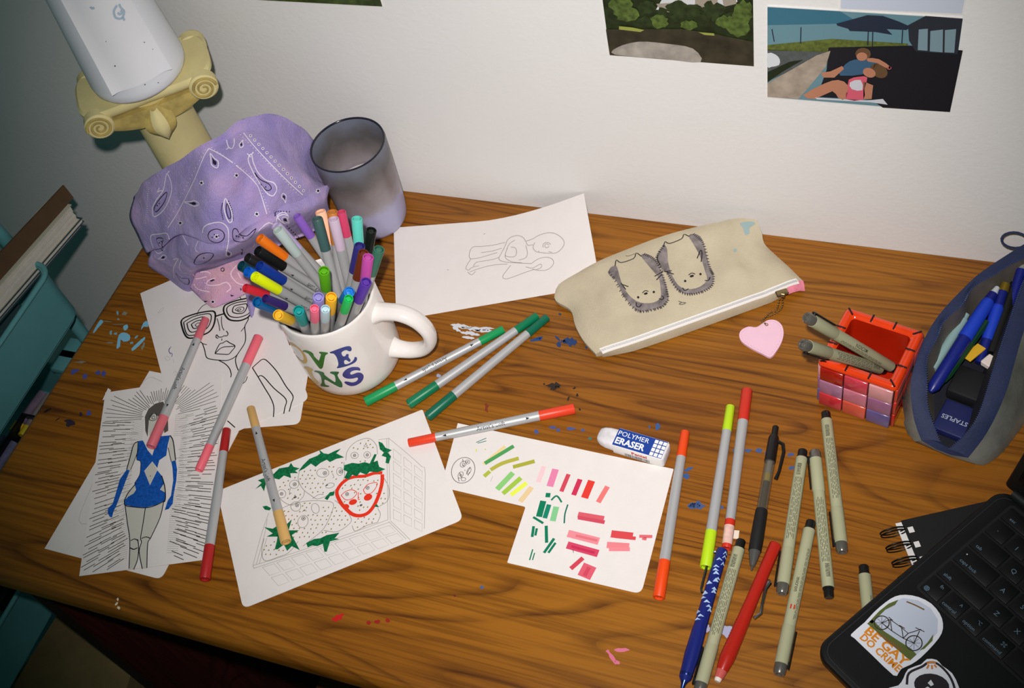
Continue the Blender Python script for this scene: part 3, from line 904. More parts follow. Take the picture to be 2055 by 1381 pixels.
# ------------------------------------------------------------------ fineliners
BEIGE = mat('fineliner_beige', (172, 172, 138), 0.5, noise=(40, .05))
BLACKP = mat('black_plastic', (22, 21, 20), 0.35)
SMOKE = mat('smoked_cap_end', (120, 116, 108), 0.22, metal=.55)
CLEAR = mat('clear_cap_tip', (150, 150, 140), 0.2, spec=.6)
STEEL = mat('pen_steel', (170, 170, 172), 0.25, metal=1.0)
FLEN = .1385
def fineliner(M, label, group='beige fineliner pens', roll=0.0, clip=1, marks='lines', seed=1, name='fineliner_pen'):
    """local X: black plug at 0, capped end at FLEN; clip on side +1/-1"""
    e = empty(name, label=label, cat='pen', group=group, M=M @ Matrix.Rotation(roll, 4, 'X'))
    r = .0051
    MB().lathe([(.0085, 0), (.0085, r * .96), (.0092, r), (.098, r), (.098, 0)], 20).build('barrel', BEIGE, e, .6, local=True)
    MB().lathe([(0, 0), (0, .0034), (.0008, .0040), (.0068, .0041), (.0070, .0046), (.0088, .0047), (.0088, 0)], 20).build('end_plug', BLACKP, e, .6, local=True)
    c = MB().lathe([(.0975, 0), (.0975, r * 1.01), (.0982, r * 1.07), (.1300, r * 1.05), (.1300, 0)], 20).build('cap', BEIGE, e, .6, local=True)
    MB().lathe([(.1298, r * .99), (.1368, r * .97), (.1385, r * .80), (.1385, r * .55), (.1355, r * .50), (.1350, 0)], 20).build('cap_window', SMOKE, c, .6, local=True)
    if clip:
        y = clip * (r + .0014)
        MB().rbox(.1005, .133, y - .0007, y + .0007, -.0019, .0019, .0006, 1).rbox(.127, .1325, min(y, clip * r * .8), max(y, clip * r * .8), -.0016, .0016, .0004, 1).build('clip', BLACKP, c, .6, local=True)
    rr = random.Random(seed)
    mb = MB()
    rp = r + .00018
    def dash(x0, x1, phi, w=.0005):
        mb.add([(x0, rp * math.cos(phi - w / rp), rp * math.sin(phi - w / rp)), (x1, rp * math.cos(phi - w / rp), rp * math.sin(phi - w / rp)), (x1, rp * math.cos(phi + w / rp), rp * math.sin(phi + w / rp)), (x0, rp * math.cos(phi + w / rp), rp * math.sin(phi + w / rp))], [(0, 1, 2, 3)])
    up = PI / 2 - roll
    if marks == 'lines':
        for j in range(5):
            ph = up - .55 + j * .26
            x = .030
            while x < .088:
                L_ = rr.uniform(.002, .007)
                dash(x, min(x + L_, .09), ph, .00022); x += L_ + .0012
        for j in range(14):                                      # bar code
            x = .0165 + j * .00085
            ph0 = up + .05
            for k_ in range(4):
                dash(x, x + rr.choice([.0003, .0005]), ph0 + .17 * (k_ - 1), .00048)
    else:
        on_barrel(mb, marks, .0046, .062, rp, up, False, .01)
        for j in range(2):
            ph = up - .75 + j * .22
            x = .028
            while x < .09:
                L_ = rr.uniform(.002, .006); dash(x, x + L_, ph, .0002); x += L_ + .001
    mb.build('printed_lettering', ink(62, 58, 50), e, 0, local=True)['kind'] = 'stuff'
    return e
def fl(p0, p1, label, **k):
    M, L = lying(p0, p1, 0, 0, .0052, .0052, FLEN)
    return fineliner(M, label, **k)
GF = 'beige fineliner pens on the desk'
fl((1611, 905), (1569, 1190), 'beige fineliner nearest the black gel pen, black plug end up', group=GF, clip=-1, seed=2)
fl((1664, 1200), (1635, 905), 'beige fineliner, middle of the right-hand three, cap end uppermost', group=GF, clip=1, seed=3)
fl((1657, 828), (1690, 1108), 'beige fineliner nearest the tiled pot, black plug end up', group=GF, clip=-1, seed=4)
fl((1627, 1049), (1564, 1350), 'beige fineliner right of the red pen with a small red mark', group=GF, clip=1, marks='micron', seed=5)
fl((1486, 1090), (1404, 1385), 'beige fineliner between the blue pen and the red pen', group=GF, clip=-1, seed=6)
fl((1736, 1165), (1764, 1440), 'beige fineliner mostly hidden under the laptop corner', group=GF, clip=0, marks='micron', seed=8)
_d = [o for o in bpy.data.objects if 'small red mark' in o.get('label', '')][0]
mb = MB()
mb.add([(.082 + x, .00535 * math.cos(PI / 2 + y / .00535), .00535 * math.sin(PI / 2 + y / .00535)) for x, y in ((-.002, -.002), (.002, -.002), (.002, .002), (-.002, .002))], [(0, 1, 2, 3)])
mb.build('red_emblem', ink(190, 50, 40), _d, 0, local=True)

# ------------------------------------------------------------------ other pens on the desk
def gel_pen():
    M, L = lying((1508, 1146), (1557, 855), 0, 0, .0052, .0052, .144)
    e = empty('gel_pen', label='black retractable gel pen with a clear barrel and rubber grip', cat='pen', M=M)
    CL = mat('clear_smoke_barrel', (120, 112, 96), .15, spec=.6, alpha=.35)
    MB().lathe([(0, 0), (.0002, .0007), (.004, .0011), (.0045, .0022), (.013, .0042), (.018, .0050), (.018, 0)], 18).build('tip_cone', mat('grey_clear_tip', (98, 96, 92), .25, metal=.4), e, .6, local=True)
    MB().lathe([(.018, 0), (.018, .0054), (.030, .0057), (.056, .0053), (.058, .0049), (.058, 0)], 20).build('grip', mat('black_rubber', (20, 20, 20), .6), e, .6, local=True)
    b = MB().lathe([(.058, .0047), (.108, .0047)], 20).build('barrel', CL, e, .6, local=True)
    MB().lathe([(.056, 0), (.056, .0029), (.086, .0029), (.086, 0)], 14).build('ink_refill', BLACKP, b, .6, local=True)
    MB().lathe([(.086, 0), (.086, .0029), (.094, .0029), (.094, 0)], 14).build('refill_grease', mat('amber_grease', (150, 130, 40), .4), b, .6, local=True)
    MB().lathe([(.094, 0), (.094, .0027), (.110, .0027), (.110, 0)], 14).build('refill_tube', mat('grey_refill', (120, 116, 110), .4), b, .6, local=True)
    t = MB().lathe([(.106, 0), (.106, .0050), (.130, .0048), (.133, .0040), (.133, 0)], 20).build('top_sleeve', BLACKP, e, .6, local=True)
    MB().lathe([(.132, 0), (.132, .0028), (.143, .0028), (.144, .0018), (.144, 0)], 16).build('push_button', BLACKP, e, .6, local=True)
    MB().tube([(.128, -.0045, 0), (.126, -.0088, 0), (.118, -.0105, 0), (.098, -.0092, 0), (.090, -.0075, 0)], [.0016, .0017, .0016, .0014, .0019], 8).build('clip', BLACKP, t, .6, local=True)
gel_pen()
def red_pen():
    M, L = lying((1440, 1366), (1557, 1092), 0, 0, .0052, .0052)
    e = empty('mechanical_eraser', label='red eraser pen with ribbed grip and silver clip', cat='pen', M=M)
    RED = mat('red_plastic', (176, 34, 22), .3, spec=.5)
    MB().lathe([(.008, 0), (.008, .0042), (.011, .0050), (.020, .0062), (.021, .0062), (L * .62, .0050), (L - .001, .0052), (L, .0046), (L, .0040), (L - .002, .0036), (L - .002, 0)], 20).build('barrel', RED, e, .5, local=True)
    g = MB()
    for k in range(13):
        x = .022 + k * .0025
        r = .0063 - k * .00004
        g.lathe([(x, r - .0008), (x + .0006, r), (x + .0014, r), (x + .002, r - .0008)], 18)
    g.build('grip_ribs', RED, e, .6, local=True)
    MB().lathe([(.002, 0), (.002, .0036), (.008, .0044), (.009, .0044)], 18).build('nozzle', mat('rosy_nozzle', (200, 90, 84), .3), e, .6, local=True)
    MB().lathe([(-.001, 0), (-.001, .0024), (.0005, .0029), (.003, .0029)], 16).build('eraser_tip', mat('white_rubber', (236, 222, 212), .7), e, .6, local=True)
    MB().tube([(.060, -.0072, 0), (.066, -.0108, 0), (.074, -.0090, 0), (.088, -.0066, 0), (.094, -.0072, 0), (.0965, -.0062, 0)], [.0016, .0014, .0013, .0016, .0024, .0010], 8).build('clip', STEEL, e, .6, local=True)
red_pen()
def blue_pen():
    M, L = lying((1368, 1385), (1450, 1103), 0, 0, .0056, .0050)
    e = empty('patterned_pen', label='dark blue pen with a light blue zigzag patterned barrel and silver clip', cat='pen', M=M)
    NB = mat('navy_plastic', (24, 34, 112), .35)
    MB().lathe([(0, 0), (0, .0008), (.006, .0022), (.010, .0050), (.030, .0062), (.052, .0058), (.054, .0055), (L - .030, .0050), (L - .004, .0050), (L, .0042), (L, 0)], 22).build('barrel', NB, e, .5, local=True)
    MB().lathe([(-.001, 0), (-.001, .0009), (.005, .0021), (.012, .0053), (.014, .0055)], 18).build('tip_cone', mat('metallic_blue', (40, 60, 130), .2, metal=.7), e, .6, local=True)
    mb = MB(); rr = random.Random(4)
    for k in range(20):
        x = .058 + k * .0033; ph = PI / 2 + rr.uniform(-1.1, 1.1); r = .0059 - (x - .054) * .010 + .0001
        a = rr.uniform(.0022, .0045)
        pts = [(x, ph - .45), (x + a, ph - .1), (x + a * .4, ph + .55), (x + a * .2, ph + .1)]
        mb.add([(p, r * math.cos(q), r * math.sin(q)) for p, q in pts], [(0, 1, 2), (0, 2, 3)])
    mb.build('zigzag_pattern', ink(170, 196, 226), e, 0, local=True)
    MB().tube([(L - .004, .0050, .001), (L - .006, .0080, .001), (L - .020, .0086, .001), (L - .040, .0078, .001), (L - .043, .0062, .001)], [.0012, .0012, .0011, .0010, .0012], 8).build('clip', STEEL, e, .6, local=True)
blue_pen()
# ================================================================== mug
CER = mat('white_glaze', (236, 230, 225), 0.16, spec=.5, coat=.3, noise=(9, .03))
MC = Vector((-.5421, -.2336, 0)); MH = .1087
mug = empty('mug', MC, 'white ceramic mug printed with rainbow letters, stuffed with markers', 'mug')
prof = [(.0, 0), (.0, .038), (.0012, .0405), (.0045, .0455), (.011, .0492), (.020, .0505), (.040, .0508), (.090, .0497), (MH - .003, .0493), (MH - .0008, .0487), (MH, .0476), (MH - .0006, .0463), (MH - .003, .0457), (.06, .0460), (.020, .0462), (.012, .044), (.009, .038), (.009, 0)]
mbody = MB().lathe(prof, 64, Matrix.Translation(MC), 'Z').build('cup', CER, mug, .9)
ph = math.radians(4)
hd = Vector((math.cos(ph), math.sin(ph), 0))
hp = catmull([MC + hd * r + Vector((0, 0, z)) for r, z in [(.046, .088), (.058, .0915), (.074, .0915), (.088, .083), (.0955, .067), (.094, .050), (.084, .037), (.070, .031), (.056, .0305), (.046, .033)]], 6)
hm = MB()
n = len(hp)
sd = Vector((-hd.y, hd.x, 0))
rings = []
for i, p in enumerate(hp):
    t = (hp[min(i + 1, n - 1)] - hp[max(i - 1, 0)]).normalized()
    nn = t.cross(sd).normalized()
    e_ = abs(2 * i / (n - 1) - 1)
    a = .0062 + .0035 * e_ ** 6; b = .0090 + .0040 * e_ ** 6
    rings.append([p + nn * (a * math.cos(2 * PI * k / 16)) + sd * (b * math.sin(2 * PI * k / 16)) for k in range(17)])
hm.grid(rings).build('handle', CER, mug, .9)
bvm = BVHTree.FromObject(mbody, bpy.context.evaluated_depsgraph_get()) if False else BVHTree.FromPolygons([tuple(v.co + MC) for v in mbody.data.vertices], [tuple(p.vertices) for p in mbody.data.polygons])
s_ = on_mesh(bvm, .00025)
LET = [('V', (56, 118, 44), [(243, 735), (275, 728), (325, 745), (352, 765), (360, 790), (400, 830), (412, 832), (425, 790), (430, 770), (412, 758), (418, 745), (460, 748), (502, 755), (495, 770), (475, 785), (462, 850), (450, 905), (430, 922), (405, 905), (350, 830), (300, 765), (250, 745)]),
       ('E', (50, 62, 132), [(520, 750), (560, 735), (620, 712), (690, 690), (730, 690), (745, 715), (738, 738), (715, 740), (690, 728), (655, 740), (640, 760), (655, 790), (680, 790), (690, 770), (715, 772), (712, 800), (735, 830), (720, 850), (690, 830), (668, 838), (672, 870), (700, 872), (745, 850), (770, 820), (775, 800), (795, 802), (800, 825), (785, 850), (750, 872), (690, 895), (620, 912), (592, 912), (605, 890), (608, 860), (590, 800), (560, 765), (530, 762)]),
       ('N', (50, 110, 70), [(358, 945), (385, 938), (440, 950), (465, 965), (470, 985), (560, 1050), (580, 1050), (575, 1000), (560, 980), (525, 965), (530, 950), (570, 948), (615, 952), (610, 970), (600, 985), (615, 1020), (645, 1060), (652, 1100), (635, 1112), (590, 1095), (520, 1055), (470, 1030), (468, 1060), (480, 1085), (515, 1095), (510, 1106), (470, 1105), (430, 1098), (428, 1080), (440, 1060), (432, 1010), (410, 970), (380, 955)]),
       ('S', (64, 66, 142), [(650, 985), (665, 950), (700, 920), (750, 902), (790, 902), (815, 905), (832, 920), (830, 940), (800, 935), (760, 940), (735, 955), (730, 970), (745, 980), (800, 960), (840, 962), (865, 985), (865, 1020), (840, 1060), (790, 1090), (740, 1098), (700, 1085), (670, 1062), (680, 1050), (710, 1052), (750, 1060), (790, 1050), (810, 1025), (800, 1010), (760, 1020), (710, 1022), (670, 1010)])]
for nm, c, poly in LET:
    mb = MB(); fill(mb, s_, poly, cM, 2, 3.0); part(mb, 'printed_letter', mat('glaze_print_%d_%d_%d' % c, c, .3, noise=(60, .3)), mug)
mb = MB(); stroke(mb, s_, [(105, 672), (130, 668), (175, 690), (235, 745), (270, 810), (268, 845), (235, 848), (190, 805), (150, 745), (115, 690)], .0042, cM, 3, True); part(mb, 'printed_letter', mat('glaze_print_ochre', (204, 160, 52), .3), mug)
mb = MB(); fill(mb, s_, [(255, 900), (300, 902), (345, 925), (352, 940), (335, 945), (345, 980), (370, 1025), (400, 1050), (402, 1070), (370, 1068), (330, 1045), (322, 1030), (330, 1020), (300, 965), (285, 935), (262, 915)], cM, 2, 3.0); part(mb, 'printed_letter', mat('glaze_print_gold', (206, 168, 74), .3), mug)
def mug_letter(mb, body, th0, z0, size, bold):
    v, f = text_mesh(body, size, bold)
    mb.add([MC + Vector(((.0512) * math.cos(th0 + x / .0508), (.0512) * math.sin(th0 + x / .0508), z0 + y)) for x, y in v], f)
for body, th, z0, c in (('L', -2.95, .058, (214, 90, 60)), ('W', -3.05, .030, (214, 90, 60))):
    mb = MB(); mug_letter(mb, body, th, z0, .030, .03); part(mb, 'printed_letter', mat('glaze_print_coral', (214, 96, 66), .3), mug)

# ------------------------------------------------------------------ markers standing in the mug
MUGM = [['orange', [-0.5397, -0.1944, 0.0169], [-0.5972, -0.2188, 0.1642]],
        ['black', [-0.5379, -0.1957, 0.0217], [-0.5893, -0.236, 0.1677]],
        ['darkgrey', [-0.5435, -0.1945, 0.0186], [-0.6023, -0.2397, 0.1596]],
        ['darkteal', [-0.5536, -0.2086, 0.017], [-0.6007, -0.2523, 0.1633]],
        ['skyblue', [-0.5458, -0.199, 0.022], [-0.5912, -0.2582, 0.1636]],
        ['royal', [-0.5419, -0.2079, 0.0218], [-0.5766, -0.2549, 0.1706]],
        ['neon', [-0.5441, -0.2162, 0.0232], [-0.575, -0.2678, 0.1715]],
        ['red', [-0.544, -0.2026, 0.0175], [-0.5912, -0.2702, 0.1543]],
        ['tealblue', [-0.5733, -0.2173, 0.0134], [-0.5692, -0.2856, 0.158]],
        ['darkpurple', [-0.5275, -0.2197, 0.0208], [-0.5591, -0.2842, 0.1636]],
        ['amber', [-0.5741, -0.2236, 0.0181], [-0.5427, -0.2954, 0.1576]],
        ['teal', [-0.5792, -0.2462, 0.0124], [-0.526, -0.2868, 0.157]],
        ['pink', [-0.5739, -0.2566, 0.0135], [-0.5114, -0.2825, 0.1579]],
        ['pale', [-0.5677, -0.2506, 0.0139], [-0.5017, -0.2804, 0.1568]],
        ['lavender', [-0.5717, -0.2472, 0.0192], [-0.509, -0.274, 0.1642]],
        ['gold', [-0.5668, -0.2429, 0.0143], [-0.5011, -0.2676, 0.1579]],
        ['lime', [-0.5647, -0.232, 0.0188], [-0.5132, -0.2485, 0.1695]],
        ['azure', [-0.5757, -0.2136, 0.0274], [-0.4891, -0.2566, 0.1541]],
        ['green', [-0.5622, -0.2526, 0.0179], [-0.4844, -0.2659, 0.1574]],
        ['violet', [-0.5536, -0.2483, 0.0192], [-0.4751, -0.2461, 0.1585]],
        ['magenta', [-0.5341, -0.2471, 0.0163], [-0.4806, -0.2235, 0.1653]],
        ['brown', [-0.5505, -0.2504, 0.0187], [-0.4886, -0.2173, 0.1627]],
        ['pine', [-0.5446, -0.2421, 0.0219], [-0.4754, -0.2111, 0.163]],
        ['blackgreen', [-0.5402, -0.2386, 0.0206], [-0.4905, -0.1928, 0.1655]],
        ['turquoise', [-0.5281, -0.229, 0.0164], [-0.5081, -0.184, 0.169]],
        ['navy', [-0.5565, -0.2431, 0.0189], [-0.4954, -0.2105, 0.1633]],
        ['crimson', [-0.5269, -0.2192, 0.0155], [-0.5253, -0.1802, 0.1708]],
        ['lilac', [-0.5306, -0.227, 0.0157], [-0.5289, -0.1903, 0.1717]],
        ['tan', [-0.5452, -0.2327, 0.019], [-0.5348, -0.1812, 0.1696]],
        ['peach', [-0.5299, -0.2244, 0.0114], [-0.5527, -0.1761, 0.1617]],
        ['slate', [-0.5352, -0.2401, 0.019], [-0.5455, -0.1921, 0.1715]],
        ['purple', [-0.5347, -0.1973, 0.0143], [-0.5669, -0.1924, 0.1709]],
        ['grey', [-0.5376, -0.2155, 0.0222], [-0.573, -0.2169, 0.1784]],
        ['lilacgrey', [-0.5298, -0.2041, 0.0192], [-0.5842, -0.2054, 0.1698]]]
CAPC = {'orange': (232, 116, 20), 'black': (18, 18, 18), 'darkgrey': (30, 28, 30), 'darkteal': (8, 58, 70), 'skyblue': (16, 92, 190), 'royal': (16, 50, 138), 'neon': (222, 236, 10), 'red': (206, 40, 54), 'tealblue': (10, 90, 150),
        'darkpurple': (50, 34, 100), 'amber': (234, 182, 40), 'teal': (0, 146, 142), 'pink': (244, 112, 140), 'pale': (190, 216, 224), 'lavender': (150, 140, 204), 'gold': (244, 182, 36), 'lime': (92, 172, 24), 'azure': (0, 118, 206), 'green': (30, 192, 92),
        'violet': (88, 52, 160), 'magenta': (190, 76, 160), 'brown': (104, 42, 18), 'pine': (56, 108, 88), 'blackgreen': (14, 22, 18), 'turquoise': (96, 208, 190), 'navy': (48, 42, 120), 'crimson': (206, 66, 104), 'lilac': (204, 180, 200), 'tan': (196, 122, 52),
        'peach': (248, 190, 156), 'slate': (62, 92, 90), 'purple': (134, 92, 186), 'grey': (176, 190, 186), 'lilacgrey': (186, 170, 206)}
WORDS = {'orange': 'orange', 'black': 'jet black', 'darkgrey': 'charcoal', 'darkteal': 'dark teal', 'skyblue': 'sky blue', 'royal': 'royal blue', 'neon': 'neon yellow', 'red': 'raspberry red', 'tealblue': 'petrol blue', 'darkpurple': 'dark purple',
         'amber': 'amber yellow', 'teal': 'teal', 'pink': 'candy pink', 'pale': 'pale ice blue', 'lavender': 'lavender', 'gold': 'golden yellow', 'lime': 'leaf green', 'azure': 'azure blue', 'green': 'bright green', 'violet': 'violet', 'magenta': 'magenta',
         'brown': 'red-brown', 'pine': 'grey-green', 'blackgreen': 'blackish green', 'turquoise': 'turquoise', 'navy': 'indigo', 'crimson': 'rose red', 'lilac': 'pale lilac', 'tan': 'caramel brown', 'peach': 'peach', 'slate': 'dark slate', 'purple': 'light purple', 'grey': 'light grey', 'lilacgrey': 'greyish lavender'}
WHERE = {'orange': 'leaning left in the mug above the black one', 'black': 'leaning left in the mug', 'darkgrey': 'leaning far left in the mug', 'darkteal': 'farthest left in the mug', 'skyblue': 'leaning left in the mug behind the yellow one', 'royal': 'leaning left in the mug above the yellow one',
         'neon': 'leaning left in the mug', 'red': 'leaning left in the mug below the yellow one', 'tealblue': 'end-on at the left rim of the mug', 'darkpurple': 'lying low at the left of the mug', 'amber': 'end-on at the lower left mug rim', 'teal': 'end-on at the front of the mug',
         'pink': 'end-on at the front of the mug', 'pale': 'end-on at the front of the mug', 'lavender': 'end-on in the middle of the mug', 'gold': 'end-on in the middle of the mug', 'lime': 'standing end-on in the middle of the mug', 'azure': 'end-on at the right of the mug', 'green': 'end-on at the front right of the mug'}
for nm, b_, t_ in MUGM:
    b_ = Vector(b_); t_ = Vector(t_)
    L = (t_ - b_).length
    # which end is up: thick cap up for most
    thick_up = nm not in ('red', 'darkpurple', 'purple', 'crimson', 'green', 'pink', 'pale')
    a, c = (b_, t_) if thick_up else (t_, b_)
    M = frame(a, c - a, (0.3, -.5, .79))
    rot = {'black': -.5, 'royal': -.6, 'neon': -.7}.get(nm)
    marker(M, CAPC[nm], '%s capped marker %s' % (WORDS[nm], WHERE.get(nm, 'standing at the back of the mug' if nm not in ('violet', 'magenta', 'brown', 'pine') else 'leaning against the right rim of the mug')), 'markers standing in the mug', length=round(L, 3),
           printed=(PI / 2 + rot, False) if rot is not None else None)
# ================================================================== candle glass
CC = Vector((-.5956, -.0470, 0)); CH = .118
GLASS = bpy.data.materials.new('smoky_glass'); GLASS.use_nodes = True
_n = GLASS.node_tree.nodes; _l = GLASS.node_tree.links
_b = _n['Principled BSDF']
_b.inputs['Roughness'].default_value = .32
_tc = _n.new('ShaderNodeTexCoord'); _sp = _n.new('ShaderNodeSeparateXYZ'); _l.new(_tc.outputs['Object'], _sp.inputs[0])
_nz = _n.new('ShaderNodeTexNoise'); _nz.inputs['Scale'].default_value = 38; _nz.inputs['Detail'].default_value = 3; _l.new(_tc.outputs['Object'], _nz.inputs['Vector'])
_mr = _n.new('ShaderNodeMath'); _mr.operation = 'MULTIPLY_ADD'; _l.new(_nz.outputs['Fac'], _mr.inputs[0]); _mr.inputs[1].default_value = .045; _l.new(_sp.outputs['Z'], _mr.inputs[2])
_cr = _n.new('ShaderNodeValToRGB')
_cr.color_ramp.elements[0].position = .035; _cr.color_ramp.elements[0].color = rgb(176, 176, 208)
_cr.color_ramp.elements[1].position = .140; _cr.color_ramp.elements[1].color = rgb(112, 116, 130)
for p, c in ((.060, (176, 174, 204)), (.070, (160, 152, 160)), (.095, (134, 124, 124)), (.118, (98, 94, 94))):
    q = _cr.color_ramp.elements.new(p); q.color = rgb(*c)
_l.new(_mr.outputs[0], _cr.inputs['Fac']); _l.new(_cr.outputs['Color'], _b.inputs['Base Color'])
_b.inputs['Transmission Weight'].default_value = .12
candle = empty('candle_glass', CC, 'smoky grey-violet frosted candle glass with sooty rim beside the bandana', 'candle')
prof = [(.0, 0), (.0, .0275), (.002, .0315), (.008, .0345), (.020, .0362), (.050, .0380), (.090, .0398), (CH - .001, .0404), (CH, .0396), (CH - .001, .0386), (.09, .0378), (.05, .0360), (.020, .0342), (.012, .031), (.010, .026), (.010, 0)]
MB().lathe(prof, 56, Matrix.Translation(CC), 'Z').build('glass', GLASS, candle, .9)
MB().lathe([(CH - .0008, .0406), (CH + .0004, .0403), (CH + .0006, .0396), (CH + .0002, .0389), (CH - .0010, .0385), (CH - .0008, .0406)], 56, Matrix.Translation(CC), 'Z').build('dark_rim', mat('dark_glass_rim', (30, 32, 44), .15), candle, .9)
MB().lathe([(.0105, 0), (.0105, .030), (.050, .0356), (.0555, .0350), (.0565, .0335), (.0560, 0)], 40, Matrix.Translation(CC), 'Z').build('wax', mat('white_wax', (236, 232, 230), .5, spec=.3), candle, .9)

# ================================================================== column stand with volutes, white shade
KC = Vector((-.753, -.105, 0)); KR = math.radians(38)
KM = Matrix.Translation(KC) @ Matrix.Rotation(KR, 4, 'Z')
PLAS = mat('aged_plaster', (218, 204, 146), .7, noise=(22, .14), bump=(140, .2))
PLAD = mat('stained_plaster', (184, 162, 92), .75, noise=(70, .40), bump=(160, .4))
col = empty('column_stand', KC, 'cream plaster column stand with a scrolled capital against the wall', 'column')
MB().lathe([(.0, 0), (.0, .040), (.010, .040), (.014, .036), (.020, .034), (.024, .0315), (.030, .0305), (.205, .0290), (.215, .0300), (.222, .0320), (.236, .0330), (.237, 0)], 48, KM, 'Z').build('shaft', PLAS, col, .6)
def abacus():
    rows = []
    for z, k in ((.236, .0), (.236, .84), (.2395, .95), (.2430, 1.0), (.2465, 1.0), (.2490, .96), (.2490, .0)):
        r = []
        for i in range(73):
            t = 2 * PI * i / 72
            c, s_ = math.cos(t), math.sin(t)
            x = .068 * math.copysign(abs(c) ** .55, c); y = .043 * math.copysign(abs(s_) ** .55, s_)
            y *= 1 - .16 * (1 - (x / .068) ** 2)
            r.append(Vector((x * k, y * k, z)))
        rows.append(r)
    return rows
MB().grid(abacus(), KM).build('abacus', PLAS, col, .7)
def volute(sx, sy):
    """scroll: spiral bead on a drum, axis along local Y"""
    c = Vector((sx * .0530, sy * .0335, .2365))
    m = MB().lathe([(-.007, 0), (-.007, .0120), (-.005, .0140), (.005, .0140), (.007, .0120), (.007, 0)], 28, KM @ Matrix.Translation(c) @ Matrix.Rotation(PI / 2, 4, 'Z'))
    o = m.build('volute', PLAS, col, .6)
    pts = []
    for k in range(60):
        a = k / 59 * 4.6 * PI
        r = .0122 * (1 - k / 59 * .86)
        pts.append(KM @ (c + Vector((sx * r * math.cos(a), sy * .0072, r * math.sin(a)))))
    MB().tube(pts, [.0016 - .0006 * k / 59 for k in range(60)], 6).build('spiral', PLAD, o, .8)
for sx in (-1, 1):
    for sy in (-1, 1):
        volute(sx, sy)
for sy in (-1, 1):                       # drooping moulding between the scrolls
    rows = []
    for i in range(17):
        x = -.046 + .092 * i / 16
        q = 1 - (x / .046) ** 2
        sag = .010 * q
        yy = sy * (.031 + .002 * q)
        rows.append([KM @ Vector((x, yy * .7, .236)), KM @ Vector((x, yy + sy * .004, .235)), KM @ Vector((x, yy + sy * .006, .230 - sag * .3)), KM @ Vector((x, yy + sy * .003, .2235 - sag)), KM @ Vector((x * .9, sy * .026, .2195 - sag))])
    MB().grid(rows).build('moulding', PLAD, col, .8)
def leaf(sy):
    rows = []
    for i in range(9):
        t = i / 8
        w = .0155 * math.sin(PI * (.16 + .78 * t)) ** .8
        y = sy * (.036 + .009 * math.sin(PI * t * .9))
        z = .236 - .038 * t
        rows.append([KM @ Vector((w * s, y + sy * .006 * (1 - s * s) - sy * .004, z)) for s in (-1, -.6, -.25, 0, .25, .6, 1)])
    MB().grid(rows).build('leaf', PLAD, col, .9)
    rows = []
    for i in range(9):
        t = i / 8
        w = .0075 * math.sin(PI * (.15 + .78 * t))
        y = sy * (.0385 + .0095 * math.sin(PI * t * .9))
        z = .234 - .034 * t
        rows.append([KM @ Vector((w * s, y + sy * .004 * (1 - s * s), z)) for s in (-1, -.5, 0, .5, 1)])
    MB().grid(rows).build('leaf_rib', PLAS, col, .9)
leaf(-1); leaf(1)

WHITE = mat('white_shade', (232, 234, 240), .6, spec=.3)
SH = empty('white_vase', (KC.x, KC.y, 0.2492), 'tall white flared vessel standing on the column stand', 'vase')
VZ = .2492
prof = [(VZ, 0), (VZ, .0400), (VZ + .002, .0445), (VZ + .006, .0470), (VZ + .013, .0478), (VZ + .08, .0432), (VZ + .16, .0378), (VZ + .23, .0335), (VZ + .23, .0318), (VZ + .16, .0358), (VZ + .02, .043), (VZ + .02, 0)]
MB().lathe(prof, 56, Matrix.Translation(KC), 'Z').build('body', WHITE, SH, .8)
# flat card taped on its camera side
ca = math.radians(-46)
cdir = Vector((math.cos(ca), math.sin(ca), 0)); csd = Vector((-cdir.y, cdir.x, 0))
rows = []
for i in range(13):
    zz = VZ + .021 + .20 * i / 12
    rr = .0478 - (zz - VZ - .013) * .0672
    r = []
    for j in range(11):
        x = -.0300 + .060 * j / 10
        x *= 1 - .26 * i / 12
        bow = max(rr * math.sqrt(max(0, 1 - (x / rr) ** 2)) + .0006, rr * .90)
        if i < 2: bow += .003 * (abs(x) / .03) ** 3 * (1 - i / 2)
        r.append(KC + csd * x + cdir * bow + Vector((0, 0, zz)))
    rows.append(r)
m_ = MB().grid(rows)
m_.add([p - cdir * .0006 for p in m_.v], [tuple(reversed(q)) for q in m_.f])
card = tag(m_.build('paper_card', mat('white_card', (240, 240, 244), .7, noise=(30, .02)), None, .6), 'white paper card wrapped around the front of the white vessel', 'card')
bvc = BVHTree.FromPolygons([tuple(p) for r in rows for p in r], [tuple(q) for q in MB().grid(rows).f])
sc_ = on_mesh(bvc, .0003)
mb = MB()
for l in [[(555, 40), (530, 85), (545, 135), (590, 140), (610, 90), (585, 60), (570, 30)], [(560, 95), (575, 110), (595, 95), (580, 80)], [(600, 130), (612, 158)], [(350, 50), (365, 65), (380, 55)]]:
    stroke(mb, sc_, l, .0022, cC, 3)
part(mb, 'faded_emblem', ink(176, 196, 212), card)
mb = MB()
for x, y, r in [(540, 507, 7), (770, 650, 6), (760, 608, 4), (872, 636, 5), (905, 720, 9), (918, 742, 6), (968, 715, 7), (1018, 680, 6), (1008, 655, 5), (765, 325, 5), (830, 378, 4), (470, 318, 4)]:
    fill(mb, sc_ if y < 520 else on_mesh(BVHTree.FromPolygons([tuple(v.co + LOC[SH.name]) for v in SH.children[0].data.vertices], [tuple(p.vertices) for p in SH.children[0].data.polygons]), .0003), ell(x, y, r, n=7), cC)
tag(part(mb, 'dirt_specks', ink(110, 114, 120), card), kind='stuff')

